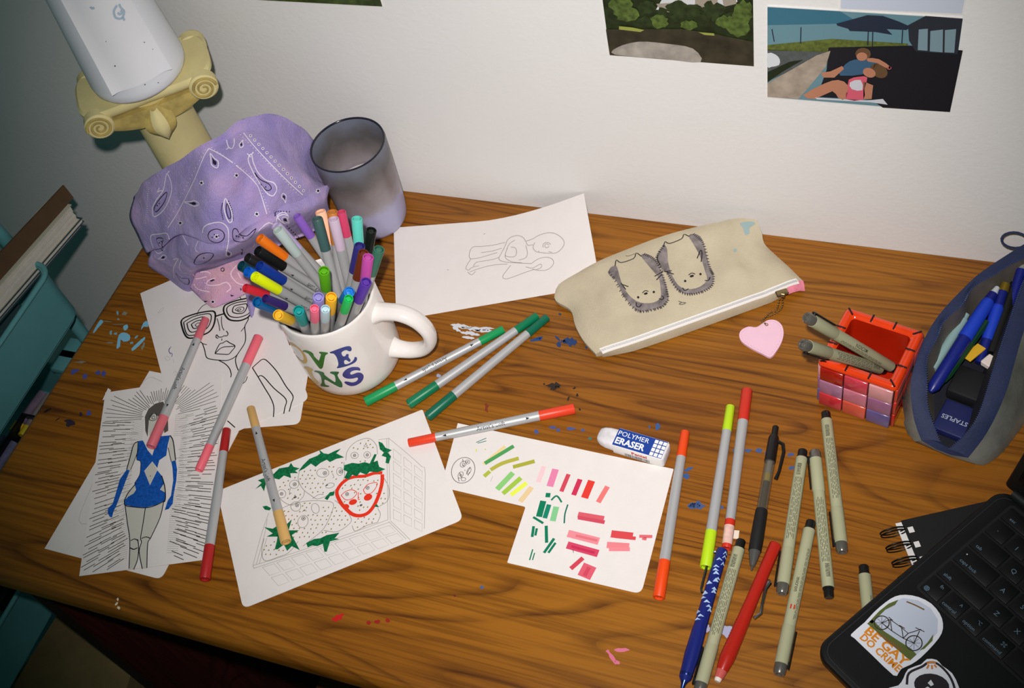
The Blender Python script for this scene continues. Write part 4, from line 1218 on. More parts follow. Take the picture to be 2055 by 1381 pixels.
# ================================================================== purple bandana
def bmat(name, c1, c2, c3):
    m = bpy.data.materials.new(name); m.use_nodes = True
    N = m.node_tree.nodes; K = m.node_tree.links; b = N['Principled BSDF']
    b.inputs['Roughness'].default_value = .9; b.inputs['Specular IOR Level'].default_value = .15; b.inputs['Sheen Weight'].default_value = .15
    tc = N.new('ShaderNodeTexCoord'); nz = N.new('ShaderNodeTexNoise'); nz.inputs['Scale'].default_value = 26; nz.inputs['Detail'].default_value = 3
    K.new(tc.outputs['Object'], nz.inputs['Vector'])
    cr = N.new('ShaderNodeValToRGB'); cr.color_ramp.elements[0].position = .32; cr.color_ramp.elements[0].color = rgb(*c1); cr.color_ramp.elements[1].position = .68; cr.color_ramp.elements[1].color = rgb(*c3)
    e = cr.color_ramp.elements.new(.5); e.color = rgb(*c2)
    K.new(nz.outputs['Fac'], cr.inputs['Fac']); K.new(cr.outputs['Color'], b.inputs['Base Color'])
    n2 = N.new('ShaderNodeTexNoise'); n2.inputs['Scale'].default_value = 900; K.new(tc.outputs['Object'], n2.inputs['Vector'])
    n3 = N.new('ShaderNodeTexNoise'); n3.inputs['Scale'].default_value = 60; n3.inputs['Detail'].default_value = 3; K.new(tc.outputs['Object'], n3.inputs['Vector'])
    ad = N.new('ShaderNodeMath'); ad.operation = 'MULTIPLY_ADD'; ad.inputs[1].default_value = 2.5; K.new(n3.outputs['Fac'], ad.inputs[0]); K.new(n2.outputs['Fac'], ad.inputs[2])
    bp = N.new('ShaderNodeBump'); bp.inputs['Strength'].default_value = .8; bp.inputs['Distance'].default_value = .0016
    K.new(ad.outputs[0], bp.inputs['Height']); K.new(bp.outputs['Normal'], b.inputs['Normal'])
    return m
LILAC = bmat('bandana_lilac', (148, 134, 192), (166, 150, 202), (186, 160, 206))
PINKC = bmat('bandana_pink', (186, 146, 190), (206, 160, 190), (222, 172, 186))
ban = empty('bandana', (-.74, -.13, 0), 'crumpled purple paisley bandana heaped in front of the column', 'bandana')
def cloth(rows, name, m, nu=7, nv=7, wr=.0012, seed=0, thick=.0011):
    g = loft_grid(rows, nu, nv)
    from mathutils import noise as mn
    for r in g:
        for p in r:
            q = p * 38 + Vector((seed * 7.1, 0, 0))
            p += Vector((mn.noise(q), mn.noise(q + Vector((5, 5, 5))), mn.noise(q + Vector((9, 1, 3))))) * wr
    mm = MB().grid(g)
    o = mm.build(name, m, ban, 1.2)
    so = o.modifiers.new('thickness', 'SOLIDIFY'); so.thickness = thick; so.offset = -1
    return o, g
R0 = [(266, 405), (300, 368), (345, 345), (400, 312), (445, 287), (492, 261), (550, 264), (605, 298), (648, 355)]
Y0 = [-.150, -.153, -.150, -.144, -.128, -.106, -.085, -.067, -.058]
R1 = [(263, 432), (303, 400), (350, 380), (405, 350), (452, 330), (498, 308), (552, 308), (606, 332), (652, 366)]
R2 = [(272, 470), (318, 445), (362, 425), (412, 400), (458, 388), (500, 372), (552, 362), (606, 358), (655, 374)]
R3 = [(290, 508), (325, 492), (361, 467), (410, 483), (455, 482), (490, 455), (536, 432), (592, 405), (652, 383)]
Y3 = [-.182, -.186, -.190, -.200, -.196, -.186, -.164, -.130, -.090]
def row(px, ys):
    return [aty(x, y, v) for (x, y), v in zip(px, ys)]
r0 = row(R0, Y0)
yb = [.004, .004, .003, .003, .003, .02, .03, .03, .02]
rm = [p + Vector((0, .004 + b_ * .6, -.004)) for p, b_ in zip(r0, yb)]
rl = [Vector((p.x, p.y + .005 + b_, p.z * .35)) for p, b_ in zip(r0, yb)]
Y1 = [a * .70 + b_ * .30 for a, b_ in zip(Y0, Y3)]
Y2 = [a * .36 + b_ * .64 for a, b_ in zip(Y0, Y3)]
Y2[5] += .012; Y2[4] += .004
r3 = row(R3, Y3)
r4 = [p + Vector((0, .010, -.006)) for p in r3]      # hem tucked under
o1, g1 = cloth([rl, rm, r0, row(R1, Y1), row(R2, Y2), r3, r4], 'draped_top', LILAC, 7, 7, .0022, 1)
Q0 = [p + Vector((0, .012, -.002)) for p in r3]
Q1 = row([(297, 522), (332, 520), (372, 512), (412, 512), (455, 505), (500, 480), (548, 455), (600, 430), (657, 402)], [-.184, -.190, -.201, -.207, -.203, -.191, -.169, -.137, -.096])
Q2 = [at(303, 540, .004), at(335, 558, .006), at(378, 582, .006), at(398, 548, .030), at(440, 530, .045), at(490, 514, .050), at(548, 488, .050), at(606, 462, .044), at(665, 432, .030)]
Q3 = [p + Vector((0, .004, -.004)) if p.z < .012 else p + Vector((0, .006, -.012)) for p in Q2]
o2, g2 = cloth([Q0, Q1, Q2, Q3], 'lower_fold', LILAC, 7, 7, .0022, 2)
T0 = [at(380, 552, .028), at(420, 540, .036), at(460, 528, .044), at(492, 518, .046), at(530, 505, .044)]
T1 = [at(377, 570, .016), at(415, 570, .022), at(455, 558, .028), at(495, 545, .028), at(530, 535, .026)]
T2 = [at(395, 592, .008), at(425, 598, .012), at(460, 585, .014), at(496, 570, .014), at(528, 560, .012)]
T3 = [at(424, 617, .005), at(436, 616, .006), at(465, 604, .006), at(495, 588, .006), at(524, 578, .006)]
o3, g3 = cloth([T0, T1, T2, T3], 'pink_tail', PINKC, 7, 7, .0014, 3)
F0 = [at(492, 585, .008), at(500, 590, .010), at(512, 592, .008)]
F1 = [at(496, 610, .004), at(503, 612, .007), at(513, 610, .004)]
F2 = [at(503, 636, .0032), at(506, 637, .0036), at(509, 632, .0032)]
o4, g4 = cloth([F0, F1, F2], 'tail_tip', LILAC, 5, 5, .0006, 4)
V = []; Fq = []
for g in (g1, g2, g3, g4):
    m_ = MB().grid(g); n0 = len(V); V += [tuple(p) for p in m_.v]; Fq += [tuple(i + n0 for i in q) for q in m_.f]
s_ = on_mesh(BVHTree.FromPolygons(V, Fq), .0004)
wh = MB(); dk = MB(); pk = MB()
def dots(mb, a, b_, n, r=3.2, ring=False):
    for i in range(n):
        t = i / (n - 1)
        x, y = a[0] + (b_[0] - a[0]) * t, a[1] + (b_[1] - a[1]) * t
        fill(mb, s_, ell(x, y, r * (2.6 if ring else 1), n=8), cG)
        if ring: fill(dk, s_, ell(x, y, r * 1.1, n=6), cG, lift=.00025)
def flower(x, y, r=20):
    fill(wh, s_, [(x + (r if k % 2 == 0 else r * .62) * math.cos(k * PI / 5 + .3), y + (r if k % 2 == 0 else r * .62) * math.sin(k * PI / 5 + .3)) for k in range(10)], cG, 2)
    fill(dk, s_, ell(x, y, 9, n=8), cG, lift=.00025)
def drop(tip, base, w, core=True, wl=.0009):
    t = Vector(tip); b_ = Vector(base); d = (b_ - t); n = Vector((-d.y, d.x)).normalized() * w
    P = [t, t + d * .4 + n * .55, t + d * .75 + n, b_ + d.normalized() * w * .4, t + d * .75 - n, t + d * .4 - n * .35]
    stroke(wh, s_, [tuple(p) for p in P], wl, cG, 4, True)
    if core:
        c = t + d * .68
        P2 = [c + (p - c) * .52 for p in P]
        fill(dk, s_, [tuple(p) for p in P2], cG, 3, lift=.00025)
WL = .0010
for l in [[(635, 170), (600, 230), (530, 400), (450, 560), (400, 650), (345, 735)], [(635, 170), (760, 240), (900, 350), (970, 420), (1000, 480), (1045, 635)], [(880, 60), (960, 160), (1100, 310), (1200, 410), (1300, 500)],
          [(760, 110), (775, 160), (800, 172), (815, 140), (815, 100)], [(775, 165), (760, 180)], [(590, 770), (600, 730), (640, 705), (720, 695), (770, 740), (775, 830), (760, 900)], [(420, 950), (385, 1020), (390, 1090)], [(440, 960), (425, 1010), (450, 1050), (480, 1055)],
          [(380, 960), (410, 950)], [(900, 820), (960, 790), (1000, 740), (1060, 700), (1110, 720)], [(1110, 700), (1120, 660), (1160, 640), (1200, 650)], [(560, 830), (540, 880), (560, 910)], [(450, 790), (490, 860)], [(930, 230), (905, 205)], [(935, 215), (950, 195)],
          [(355, 330), (340, 350)], [(285, 450), (270, 480), (290, 470), (310, 470)], [(640, 1010), (700, 980), (760, 960)], [(960, 840), (950, 870), (985, 830)]]:
    stroke(wh, s_, l, WL, cG, 4)
for l in [[(340, 350), (370, 420), (365, 500), (320, 600), (250, 655), (235, 600), (260, 540), (310, 470), (325, 400)], [(935, 210), (912, 245), (940, 320), (1000, 420), (1050, 490), (1090, 505), (1115, 460), (1095, 415), (1040, 395), (985, 340), (950, 270)],
          [(750, 525), (740, 580), (755, 650), (780, 695), (800, 680), (795, 620), (775, 570)], [(225, 790), (280, 778), (340, 775), (352, 830), (310, 900), (270, 915), (235, 860)], [(1120, 650), (1165, 625), (1195, 650), (1185, 700), (1150, 690)]]:
    stroke(wh, s_, l, WL * 1.1, cG, 4, True)
for l in [[(338, 480), (320, 550), (265, 618), (248, 595), (285, 530)], [(960, 340), (1000, 390), (1060, 422), (1078, 455), (1045, 468), (1000, 415)], [(762, 560), (758, 610), (775, 665), (790, 655), (780, 600)], [(265, 810), (310, 810), (302, 855), (310, 900), (278, 855)],
          ell(688, 790, 58, 48), [(810, 745), (835, 745), (860, 785), (905, 790), (970, 740), (930, 800), (880, 830), (820, 828), (805, 790)], [(530, 985), (560, 930), (620, 910), (668, 920), (640, 960), (580, 990)], [(400, 1055), (440, 1090), (490, 1095), (488, 1135), (440, 1115)], ell(733, 1030, 12)]:
    stroke(dk, s_, l, .0009, cG, 4, True)
for a in [(585, 415), (828, 360), (435, 700), (975, 637), (1408, 473), (690, 795)]: flower(*a)
flower(665, 1260, 17)
drop((645, 205), (690, 300), 26); drop((462, 550), (560, 565), 20); drop((876, 112), (862, 160), 15); drop((1178, 555), (1160, 495), 17); drop((275, 955), (330, 938), 15); drop((760, 885), (780, 930), 20); drop((1205, 700), (1160, 665), 20)
for a, b_, n in [((610, 180), (330, 720), 22), ((655, 165), (880, 320), 12), ((1010, 470), (1062, 620), 8), ((860, 75), (1270, 500), 24), ((900, 330), (990, 420), 6)]:
    dots(wh, a, b_, n)
dots(wh, (930, 82), (1305, 470), 14, 4.2, True)
dots(wh, (212, 415), (186, 700), 20, 3.0); dots(wh, (196, 415), (205, 700), 20, 2.4)
for (x, y) in [(270, 575), (285, 560), (1040, 445), (300, 830), (285, 840), (660, 800), (675, 780), (705, 790), (830, 790), (850, 800), (880, 805), (600, 945)]:
    fill(dk, s_, ell(x, y, 5, n=6), cG, lift=.0002)
for P in [[(730, 560), (722, 610), (735, 670)], [(775, 545), (800, 620), (808, 680)], [(1105, 650), (1115, 620), (1205, 620)], [(1190, 720), (1260, 790), (1300, 820)]]:
    q = catmull([Vector((*p, 0)) for p in P], 5)
    for p in q: fill(dk, s_, ell(p.x, p.y, 4.5, n=6), cG)
for poly in [[(862, 885), (875, 885), (872, 925), (862, 920)], [(640, 1110), (665, 1098), (680, 1104), (655, 1116)], [(855, 1160), (868, 1168), (862, 1185)], [(785, 1208), (815, 1215), (795, 1224)], [(598, 1252), (632, 1254), (610, 1264)]]:
    fill(dk, s_, poly, cG)
for l in [[(520, 1060), (545, 1095), (620, 1080)], [(680, 1090), (630, 1110), (625, 1140), (700, 1140), (760, 1120), (790, 1160), (760, 1190)], [(830, 1000), (790, 1060), (830, 1120), (880, 1140)], [(530, 1130), (560, 1170), (640, 1190)], [(560, 1050), (620, 1045), (650, 1060)], [(840, 1050), (860, 1090)]]:
    stroke(pk, s_, l, .0012, cG, 4)
for k in range(40):
    a = random.uniform(0, 2 * PI); r = random.uniform(20, 75)
    fill(pk, s_, ell(590 + r * math.cos(a) * .9, 1150 + r * math.sin(a) * .8, 2.6, n=5), cG)
tag(part(wh, 'white_paisley_print', ink(224, 216, 230), ban), kind='stuff'); tag(part(dk, 'dark_paisley_print', ink(38, 30, 58), ban), kind='stuff'); tag(part(pk, 'pale_swirl_print', ink(240, 208, 222), ban), kind='stuff')
# ================================================================== canvas pencil pouch
CANV = mat('canvas', (196, 184, 158), .9, spec=.1, noise=(34, .10), bump=(700, .5))
pouch = empty('pencil_pouch', at(1360, 580, 0), 'beige canvas zip pouch printed with two hedgehogs', 'pouch')
def curve_at(pts, n):
    q = catmull(pts, 8)
    L = [0]
    for i in range(1, len(q)): L.append(L[-1] + (q[i] - q[i - 1]).length)
    out = []
    for k in range(n + 1):
        d = L[-1] * k / n
        i = 1
        while i < len(L) - 1 and L[i] < d: i += 1
        t = (d - L[i - 1]) / max(1e-9, L[i] - L[i - 1])
        out.append(q[i - 1].lerp(q[i], min(1, max(0, t))))
    return out
def pp(l):
    return [at(*cP(x, y), z) for x, y, z in l]
NU, NV = 36, 20
Tt = curve_at(pp([(95, 600, .010), (140, 545, .012), (390, 402, .012), (600, 312, .014), (900, 200, .020), (1180, 125, .026), (1450, 68, .032), (1600, 78, .032)]), NU)
Bt = curve_at(pp([(395, 1085, .008), (470, 1050, .012), (700, 975, .013), (1000, 868, .014), (1400, 725, .014), (1700, 615, .014), (1880, 545, .013), (1950, 540, .010)]), NU)
Lt = curve_at([Tt[0]] + pp([(90, 680, .008), (205, 755, .008), (240, 870, .008), (300, 980, .008)]) + [Bt[0]], NV)
Rt = curve_at([Tt[-1]] + pp([(1640, 180, .024), (1660, 260, .018), (1750, 350, .012), (1850, 440, .010)]) + [Bt[-1]], NV)
from mathutils import noise as mnoise
rows = []
for j in range(NV + 1):
    vv = j / NV; r = []
    for i in range(NU + 1):
        uu = i / NU
        p = Tt[i] * (1 - vv) + Bt[i] * vv + Lt[j] * (1 - uu) + Rt[j] * uu - (Tt[0] * (1 - uu) * (1 - vv) + Tt[-1] * uu * (1 - vv) + Bt[0] * (1 - uu) * vv + Bt[-1] * uu * vv)
        puff = (1 - (2 * uu - 1) ** 6) * max(0, 1 - (2 * vv - 1) ** 4)
        w = mnoise.noise(Vector((uu * 5, vv * 3, 1))) * .5 + mnoise.noise(Vector((uu * 14, vv * 6, 4))) * .2
        crease = -.0045 * math.exp(-((uu - .13) / .03) ** 2) * math.exp(-((vv - .45) / .3) ** 2) - .0042 * math.exp(-((uu - .90 + .1 * vv) / .025) ** 2) * math.exp(-((vv - .6) / .3) ** 2) - .002 * math.exp(-((uu - .83 + .05 * vv) / .02) ** 2) * math.exp(-((vv - .2) / .25) ** 2)
        r.append(p + Vector((0, 0, .009 * puff + .0050 * w * puff + crease)))
    rows.append(r)
# underside: the same outline on the desk, gently inset
cen = sum((p for r in rows for p in r), Vector()) / ((NU + 1) * (NV + 1))
def down(p, k, z):
    return Vector((cen.x + (p.x - cen.x) * k, cen.y + (p.y - cen.y) * k, z))
mp = MB().grid(rows)
ringp = rows[0] + [r[-1] for r in rows[1:]] + rows[-1][::-1][1:] + [r[0] for r in rows[::-1]][1:-1]
ring2 = [down(p, 1.004, p.z * .5) for p in ringp]; ring3 = [down(p, .985, .0012) for p in ringp]
for q in (ring2, ring3):
    for p in q: p.y = min(p.y, -.002)
n = len(ringp)
vs_ = ringp + ring2 + ring3
mp.add(vs_, [(k * n + i, k * n + (i + 1) % n, (k + 1) * n + (i + 1) % n, (k + 1) * n + i) for k in range(2) for i in range(n)] + [tuple(range(2 * n, 3 * n))])
pb = mp.build('canvas_body', CANV, pouch, 1.0)
bvp = BVHTree.FromPolygons([tuple(p) for r in rows for p in r], MB().grid(rows).f)
# zip along the near edge
ZT = mat('zip_tape', (236, 232, 226), .8, bump=(600, .3))
zr = []
for i in range(1, NU):
    a = rows[-1][i]; b_ = rows[-2][i]
    o = (a - b_); o.z = 0; o.normalize()
    zr.append([a - o * .0025 + Vector((0, 0, .0016)), a + o * .0005 + Vector((0, 0, .0012)), a + o * .0022 + Vector((0, 0, .0002)), a + o * .0030 + Vector((0, 0, -.0014))])
zt_ = MB().grid(zr).build('zip_tape', ZT, pouch, .9)
MB().grid([[r_[3] + Vector((0, 0, .0001)), r_[3] + (r_[3] - r_[2]).normalized() * .0020 * tp_ + Vector((0, 0, -.001)), Vector((r_[3].x * tp_ + r_[1].x * (1 - tp_), r_[3].y * tp_ + r_[1].y * (1 - tp_), .0012)) + Vector((0, -.0012 * tp_, 0))] for r_, tp_ in [(zr[i_], min(1, i_ / 5, (len(zr) - 1 - i_) / 5)) for i_ in range(len(zr))]]).build('lower_panel', CANV, pouch, .9)
tz = MB()
for i in range(len(zr) - 1):
    for k in range(5):
        a = zr[i][1].lerp(zr[i + 1][1], k / 5); d = (zr[i + 1][1] - zr[i][1]).normalized()
        tz.rbox(-.0004, .0004, -.0013, .0013, -.0004, .0007, .0002, 1, frame(a + Vector((0, 0, .0004)), d))
tag(tz.build('zip_teeth', mat('zip_white_teeth', (206, 206, 206), .4), pouch, 0), kind='stuff')
mb = MB().grid([[rows[-1][NU - k] + Vector((0, 0, .001)), rows[-1][NU - k] + Vector((.002, -.004, -.002)), rows[-1][NU - k] + Vector((.003, -.007, -.006))] for k in range(0, 4)])
mb.build('pink_lining', mat('pink_lining', (226, 130, 150), .8, noise=(120, .3)), pouch, .9)
s_ = on_mesh(bvp, .0003)
gr = MB(); bk = MB()
HB1 = [(490, 470), (510, 435), (545, 425), (560, 450), (590, 560), (640, 640), (700, 690), (760, 705), (830, 700), (880, 665), (880, 590), (868, 520), (830, 470), (770, 400), (735, 350), (760, 335), (810, 350), (850, 390), (880, 450), (910, 530), (935, 620), (940, 680), (900, 730), (830, 755), (740, 770), (680, 745), (640, 700), (600, 650), (570, 580), (540, 530), (500, 500)]
HB2 = [(850, 360), (880, 300), (910, 270), (930, 300), (935, 380), (950, 450), (990, 540), (1040, 590), (1110, 600), (1180, 580), (1230, 530), (1215, 470), (1195, 400), (1160, 320), (1120, 250), (1090, 200), (1130, 185), (1180, 205), (1205, 260), (1225, 340), (1250, 430), (1280, 500), (1270, 570), (1220, 610), (1150, 635), (1080, 640), (1010, 610), (960, 540), (930, 480), (890, 450), (860, 400)]
for hb in (HB1, HB2):
    fill(gr, s_, hb, cP, 2, 3.0)
def quills(path, out, n):
    q = catmull([Vector((*p, 0)) for p in path], 8)
    for k in range(n):
        i = int((len(q) - 2) * k / (n - 1)); t = (q[i + 1] - q[i]).normalized(); nn = Vector((-t.y, t.x, 0)) * out
        stroke(bk, s_, [tuple((q[i] - nn * 12)[:2]), tuple((q[i] + nn * 7 + t * 4)[:2])], .0008, cP, 0, lift=.0001)
quills([(490, 470), (540, 540), (600, 655), (680, 748), (740, 772), (830, 757), (900, 732), (942, 680)], 1, 34)
quills([(760, 335), (850, 390), (910, 530), (942, 670)], -1, 24)
quills([(930, 480), (960, 540), (1010, 610), (1080, 642), (1150, 637), (1220, 612), (1272, 570), (1282, 500)], 1, 30)
quills([(1130, 185), (1205, 260), (1250, 430), (1280, 495)], -1, 26); quills([(905, 272), (870, 320), (850, 370), (880, 440)], 1, 14)
for w, l in [(.0010, [(540, 428), (550, 382), (585, 402), (680, 370), (698, 330), (738, 355)]), (.0010, [(905, 280), (915, 245), (950, 258), (1040, 222), (1055, 190), (1095, 205)]),
             (.0009, [(745, 630), (765, 612), (790, 618)]), (.0010, [(700, 700), (700, 725), (720, 735), (738, 715)]), (.0010, [(870, 670), (890, 680), (905, 665), (890, 650)]), (.0010, [(585, 555), (620, 605)]), (.0010, [(590, 565), (640, 582)]), (.0011, [(835, 505), (880, 480), (900, 462)]), (.0011, [(850, 532), (890, 490)]),
             (.0009, [(1090, 495), (1115, 480), (1140, 488)]), (.0010, [(1045, 590), (1062, 612), (1090, 598)]), (.0010, [(1212, 535), (1240, 535), (1252, 510)]), (.0010, [(1155, 370), (1180, 310), (1192, 330), (1185, 395)]), (.0010, [(905, 465), (980, 488)]), (.0010, [(910, 470), (965, 462)]),
             (.0006, [(1015, 690), (1040, 700), (1070, 702), (1045, 715), (1020, 712), (1040, 700)]), (.0005, [(620, 350), (640, 352), (690, 335)]), (.0008, [(860, 340), (858, 380), (880, 420)])]:
    stroke(bk, s_, l, w, cP, 3, lift=.0001)
for x, y, a, b_ in [(713, 662, 9, 9), (830, 622, 9, 9), (770, 634, 15, 8), (1065, 540, 9, 9), (1180, 488, 9, 9), (1115, 503, 16, 9)]:
    fill(bk, s_, ell(x, y, a, b_, -15), cP, lift=.0001)
part(gr, 'hedgehog_print', mat('grey_ink_wash', (134, 124, 122), .85, noise=(110, .5)), pouch)
part(bk, 'hedgehog_outlines', ink(40, 36, 36), pouch)
mb = MB(); fill(mb, s_, [(1475, 105), (1560, 92), (1592, 108), (1545, 140), (1548, 178), (1515, 192), (1500, 140)], cP, 2, 4); fill(mb, s_, ell(1440, 308, 12, 14), cP); part(mb, 'blue_paint_stain', ink(150, 172, 172), pouch)
# pull ring, ball chain, heart tag
BR = mat('brass', (150, 130, 92), .3, metal=1.0)
zp = at(*cP(1790, 628), .014)
MB().rbox(-.006, .006, -.0035, .0035, -.001, .002, .001, 1, frame(zp, (.8, .5, 0))).lathe([(-.0015, .0036), (.0015, .0036), (.0015, .0022), (-.0015, .0022), (-.0015, .0036)], 16, Matrix.Translation(zp + Vector((.002, -.003, .002)))).build('zip_pull', BR, pouch, .6)
cb = MB()
cp_ = catmull([at(*cP(x, y), z) for x, y, z in [(1790, 655, .012), (1795, 720, .006), (1770, 765, .003), (1720, 795, .002), (1670, 815, .0022), (1640, 840, .0026), (1668, 862, .0036)]], 6)
cp2 = catmull([at(*cP(x, y), z) for x, y, z in [(1775, 660, .012), (1762, 720, .006), (1745, 765, .003), (1700, 780, .003), (1655, 825, .003)]], 6)
for path in (cp_, cp2):
    acc = 0
    for i in range(1, len(path)):
        acc += (path[i] - path[i - 1]).length
        if acc > .0021:
            acc = 0
            cb.lathe([(-.0010, 0), (-.0007, .0007), (0, .0010), (.0007, .0007), (.0010, 0)], 8, Matrix.Translation(path[i] + Vector((0, 0, .0005))), 'Z')
tag(cb.build('ball_chain', BR, pouch, 1.2), kind='stuff')
hp_ = [Vector((p.x, p.y, .0030)) for p in [at(*cP(x, y), .003) for x, y in [(1650, 852), (1690, 830), (1745, 833), (1788, 868), (1803, 925), (1790, 990), (1752, 1058), (1705, 1108), (1640, 1080), (1560, 1040), (1490, 992), (1470, 945), (1488, 905), (1540, 880), (1600, 884)]]]
hp_ = catmull(hp_, 3, True)
v, f = slab(hp_, .0026)
ht = tag(build('heart_tag', v, f, mat('pink_leatherette', (240, 196, 214), .6, noise=(60, .03)), None, .5), 'pale pink heart tag on a ball chain below the pouch zip', 'tag')
cen2 = sum(hp_, Vector()) / len(hp_)
mb = MB()
ins = [cen2 + (p - cen2) * .90 + Vector((0, 0, .00015)) for p in hp_]
for k in range(0, len(ins), 1):
    a = ins[k]; b_ = ins[(k + 1) % len(ins)]
    ribbon(mb, [a.lerp(b_, .1), a.lerp(b_, .6)], [Vector((0, 0, 1))] * 2, .0004)
part(mb, 'stitching', ink(214, 166, 186), ht)
MB().lathe([(.0031, .0016), (.0036, .0014), (.0036, .0009), (.0031, .0009)], 14, Matrix.Translation(Vector((*at(*cP(1676, 866), .003)[:2], 0))), 'Z').build('eyelet', BR, ht, .6)

# ================================================================== tiled ceramic pot
PW, PD, PH = .0700, .0660, .0660
pang = math.atan2(-.0156, .069)
PC = Vector((-.0458, -.1680, 0))
PM = Matrix.Translation(PC) @ Matrix.Rotation(pang, 4, 'Z')
pot = empty('tiled_pot', PC, 'square ceramic pot with an orange rim and pink checkered sides', 'pot')
OR = mat('orange_glaze', (226, 62, 16), .14, spec=.6, coat=.4, noise=(60, .12))
IN = mat('red_inner_glaze', (186, 34, 8), .25, spec=.5, noise=(25, .15))
DKG = mat('dark_grout_glaze', (44, 18, 22), .3)
hx, hy, t = PW / 2, PD / 2, .0085
rim = MB()
def sqring(a, b_, z, r, n=5):
    out = []
    for cx, cy, s0 in ((a - r, b_ - r, 0), (-a + r, b_ - r, 1), (-a + r, -b_ + r, 2), (a - r, -b_ + r, 3)):
        for k in range(n + 1):
            an = PI / 2 * (s0 + k / n)
            out.append(PM @ Vector((cx + r * math.cos(an), cy + r * math.sin(an), z)))
    return out
def ringmesh(rr, cap0=False, cap1=False):
    v = [p for r_ in rr for p in r_]; q = len(rr[0])
    f = [(k * q + i, k * q + (i + 1) % q, (k + 1) * q + (i + 1) % q, (k + 1) * q + i) for k in range(len(rr) - 1) for i in range(q)]
    if cap0: f.append(tuple(range(q)))
    if cap1: f.append(tuple((len(rr) - 1) * q + i for i in range(q)))
    return MB().add(v, f)
ringmesh([sqring(hx - .004, hy - .004, .0, .004), sqring(hx - .0015, hy - .0015, .0025, .004), sqring(hx - .001, hy - .001, PH - .006, .004)], True).build('core', DKG, pot, .6)
ringmesh([sqring(hx - .001, hy - .001, PH - .0062, .004), sqring(hx + .0002, hy + .0002, PH - .0050, .004), sqring(hx + .0002, hy + .0002, PH - .003, .004), sqring(hx - .0012, hy - .0012, PH - .0006, .004), sqring(hx - .003, hy - .003, PH, .004), sqring(hx - t + .002, hy - t + .002, PH - .0004, .004), sqring(hx - t, hy - t, PH - .003, .004)]).build('rim', OR, pot, .9)
ringmesh([sqring(hx - t, hy - t, PH - .003, .004), sqring(hx - t - .001, hy - t - .001, .011, .004), sqring(hx - t - .004, hy - t - .004, .008, .003)], False, True).build('inside', IN, pot, .6)
TILES = [[(168, 26, 14), (210, 62, 80), (226, 158, 160)], [(176, 120, 152), (212, 122, 142), (160, 104, 140)], [(208, 52, 60), (222, 90, 70), (104, 92, 148)]]
SIDES = [(0, hx, hy, TILES), (PI / 2, hy, hx, [[(206, 60, 30), (196, 44, 20), (214, 70, 50)], [(200, 52, 40), (188, 36, 20), (206, 60, 40)], [(190, 40, 24), (180, 34, 20), (170, 36, 40)]]), (PI, hx, hy, TILES), (-PI / 2, hy, hx, TILES)]
for ang, w_, d_, cols in SIDES:
    FM = PM @ Matrix.Rotation(ang, 4, 'Z') @ Matrix.Translation((0, -d_, 0))
    zt0, zt1 = .0012, PH - .0066
    for i in range(3):
        for j in range(3):
            x0 = -w_ + .0022 + j * (2 * w_ - .0044) / 3; x1 = x0 + (2 * w_ - .0044) / 3
            z1 = zt1 - i * (zt1 - zt0) / 3; z0 = z1 - (zt1 - zt0) / 3
            MB().rbox(x0 + .0005, x1 - .0005, -.0006, .0025, z0 + .0005, z1 - .0005, .0008, 2, FM).build('tile', mat('glaze_%d_%d_%d' % cols[i][j], cols[i][j], .16, spec=.6, coat=.3, noise=(70, .14)), pot, .9)
tk = []
for s0 in (-1, 1):
    for k in (-.33, .33, -.97, .97):
        tk.append((k * (hx - t / 2), s0 * (hy - t / 2), 0 if abs(k) < .5 else math.copysign(PI / 4, k * -s0)))
    for k in (-.33, .33):
        tk.append((s0 * (hx - t / 2), k * (hy - t / 2), PI / 2))
for x, y, an in tk:
    MB().rbox(-.0008, .0008, -.0042, .0042, -.0006, .0007, .0003, 1, PM @ Matrix.Translation((x, y, PH)) @ Matrix.Rotation(an, 4, 'Z')).build('rim_tick', DKG, pot, .6)
# two fineliners leaning out of the pot
def end_on_ray(P, px, L):
    d = ray(*px).normalized(); oc = CAM_POS - P; b_ = oc.dot(d); c = oc.dot(oc) - L * L
    return CAM_POS + d * (-b_ - math.sqrt(max(0, b_ * b_ - c)))
for (q0, z0, q1, lab, mk) in [((712, 785), .0200, (175, 470), 'fineliner leaning out of the tiled pot, upper of the two', 'MICRON'), ((640, 790), .0185, (150, 635), 'fineliner leaning out of the tiled pot, lower of the two', 'lines')]:
    P = at(*cX(*q0), z0); T_e = end_on_ray(P, cX(*q1), FLEN)
    fineliner(frame(P, T_e - P, (.33, -.52, .79)), lab, 'fineliners in the tiled pot', clip=-1 if mk == 'MICRON' else 1, marks=mk, seed=11)

# ================================================================== eraser
ang = math.atan2(-.0054, .0478)
EM = Matrix.Translation((-.2544, -.2831, .0)) @ Matrix.Rotation(ang, 4, 'Z')
er = empty('eraser', (-.238, -.277, 0), 'white block eraser in a blue and white paper sleeve, corner on the swatch card', 'eraser')
EL, EW, EH, EZ = .0485, .0195, .0142, .0007
mb = MB()
rows = []
for k, (x, sc) in enumerate([(-.0185, .10), (-.0180, .45), (-.0165, .70), (-.0130, .88), (-.0080, .97), (-.0020, 1.0), (.010, 1.0)]):
    r = []
    for i in range(25):
        a = 2 * PI * i / 24
        y = EW / 2 + (EW / 2 - .0004) * sc * math.copysign(abs(math.cos(a)) ** .5, math.cos(a)) + (.002 if x < -.01 else 0) * (1 - sc)
        z = EZ + EH / 2 + (EH / 2 - .0003) * (sc if x > -.012 else sc * .92) * math.copysign(abs(math.sin(a)) ** .5, math.sin(a)) - (1 - sc) * .0022
        r.append(EM @ Vector((x, y, z)))
    rows.append(r)
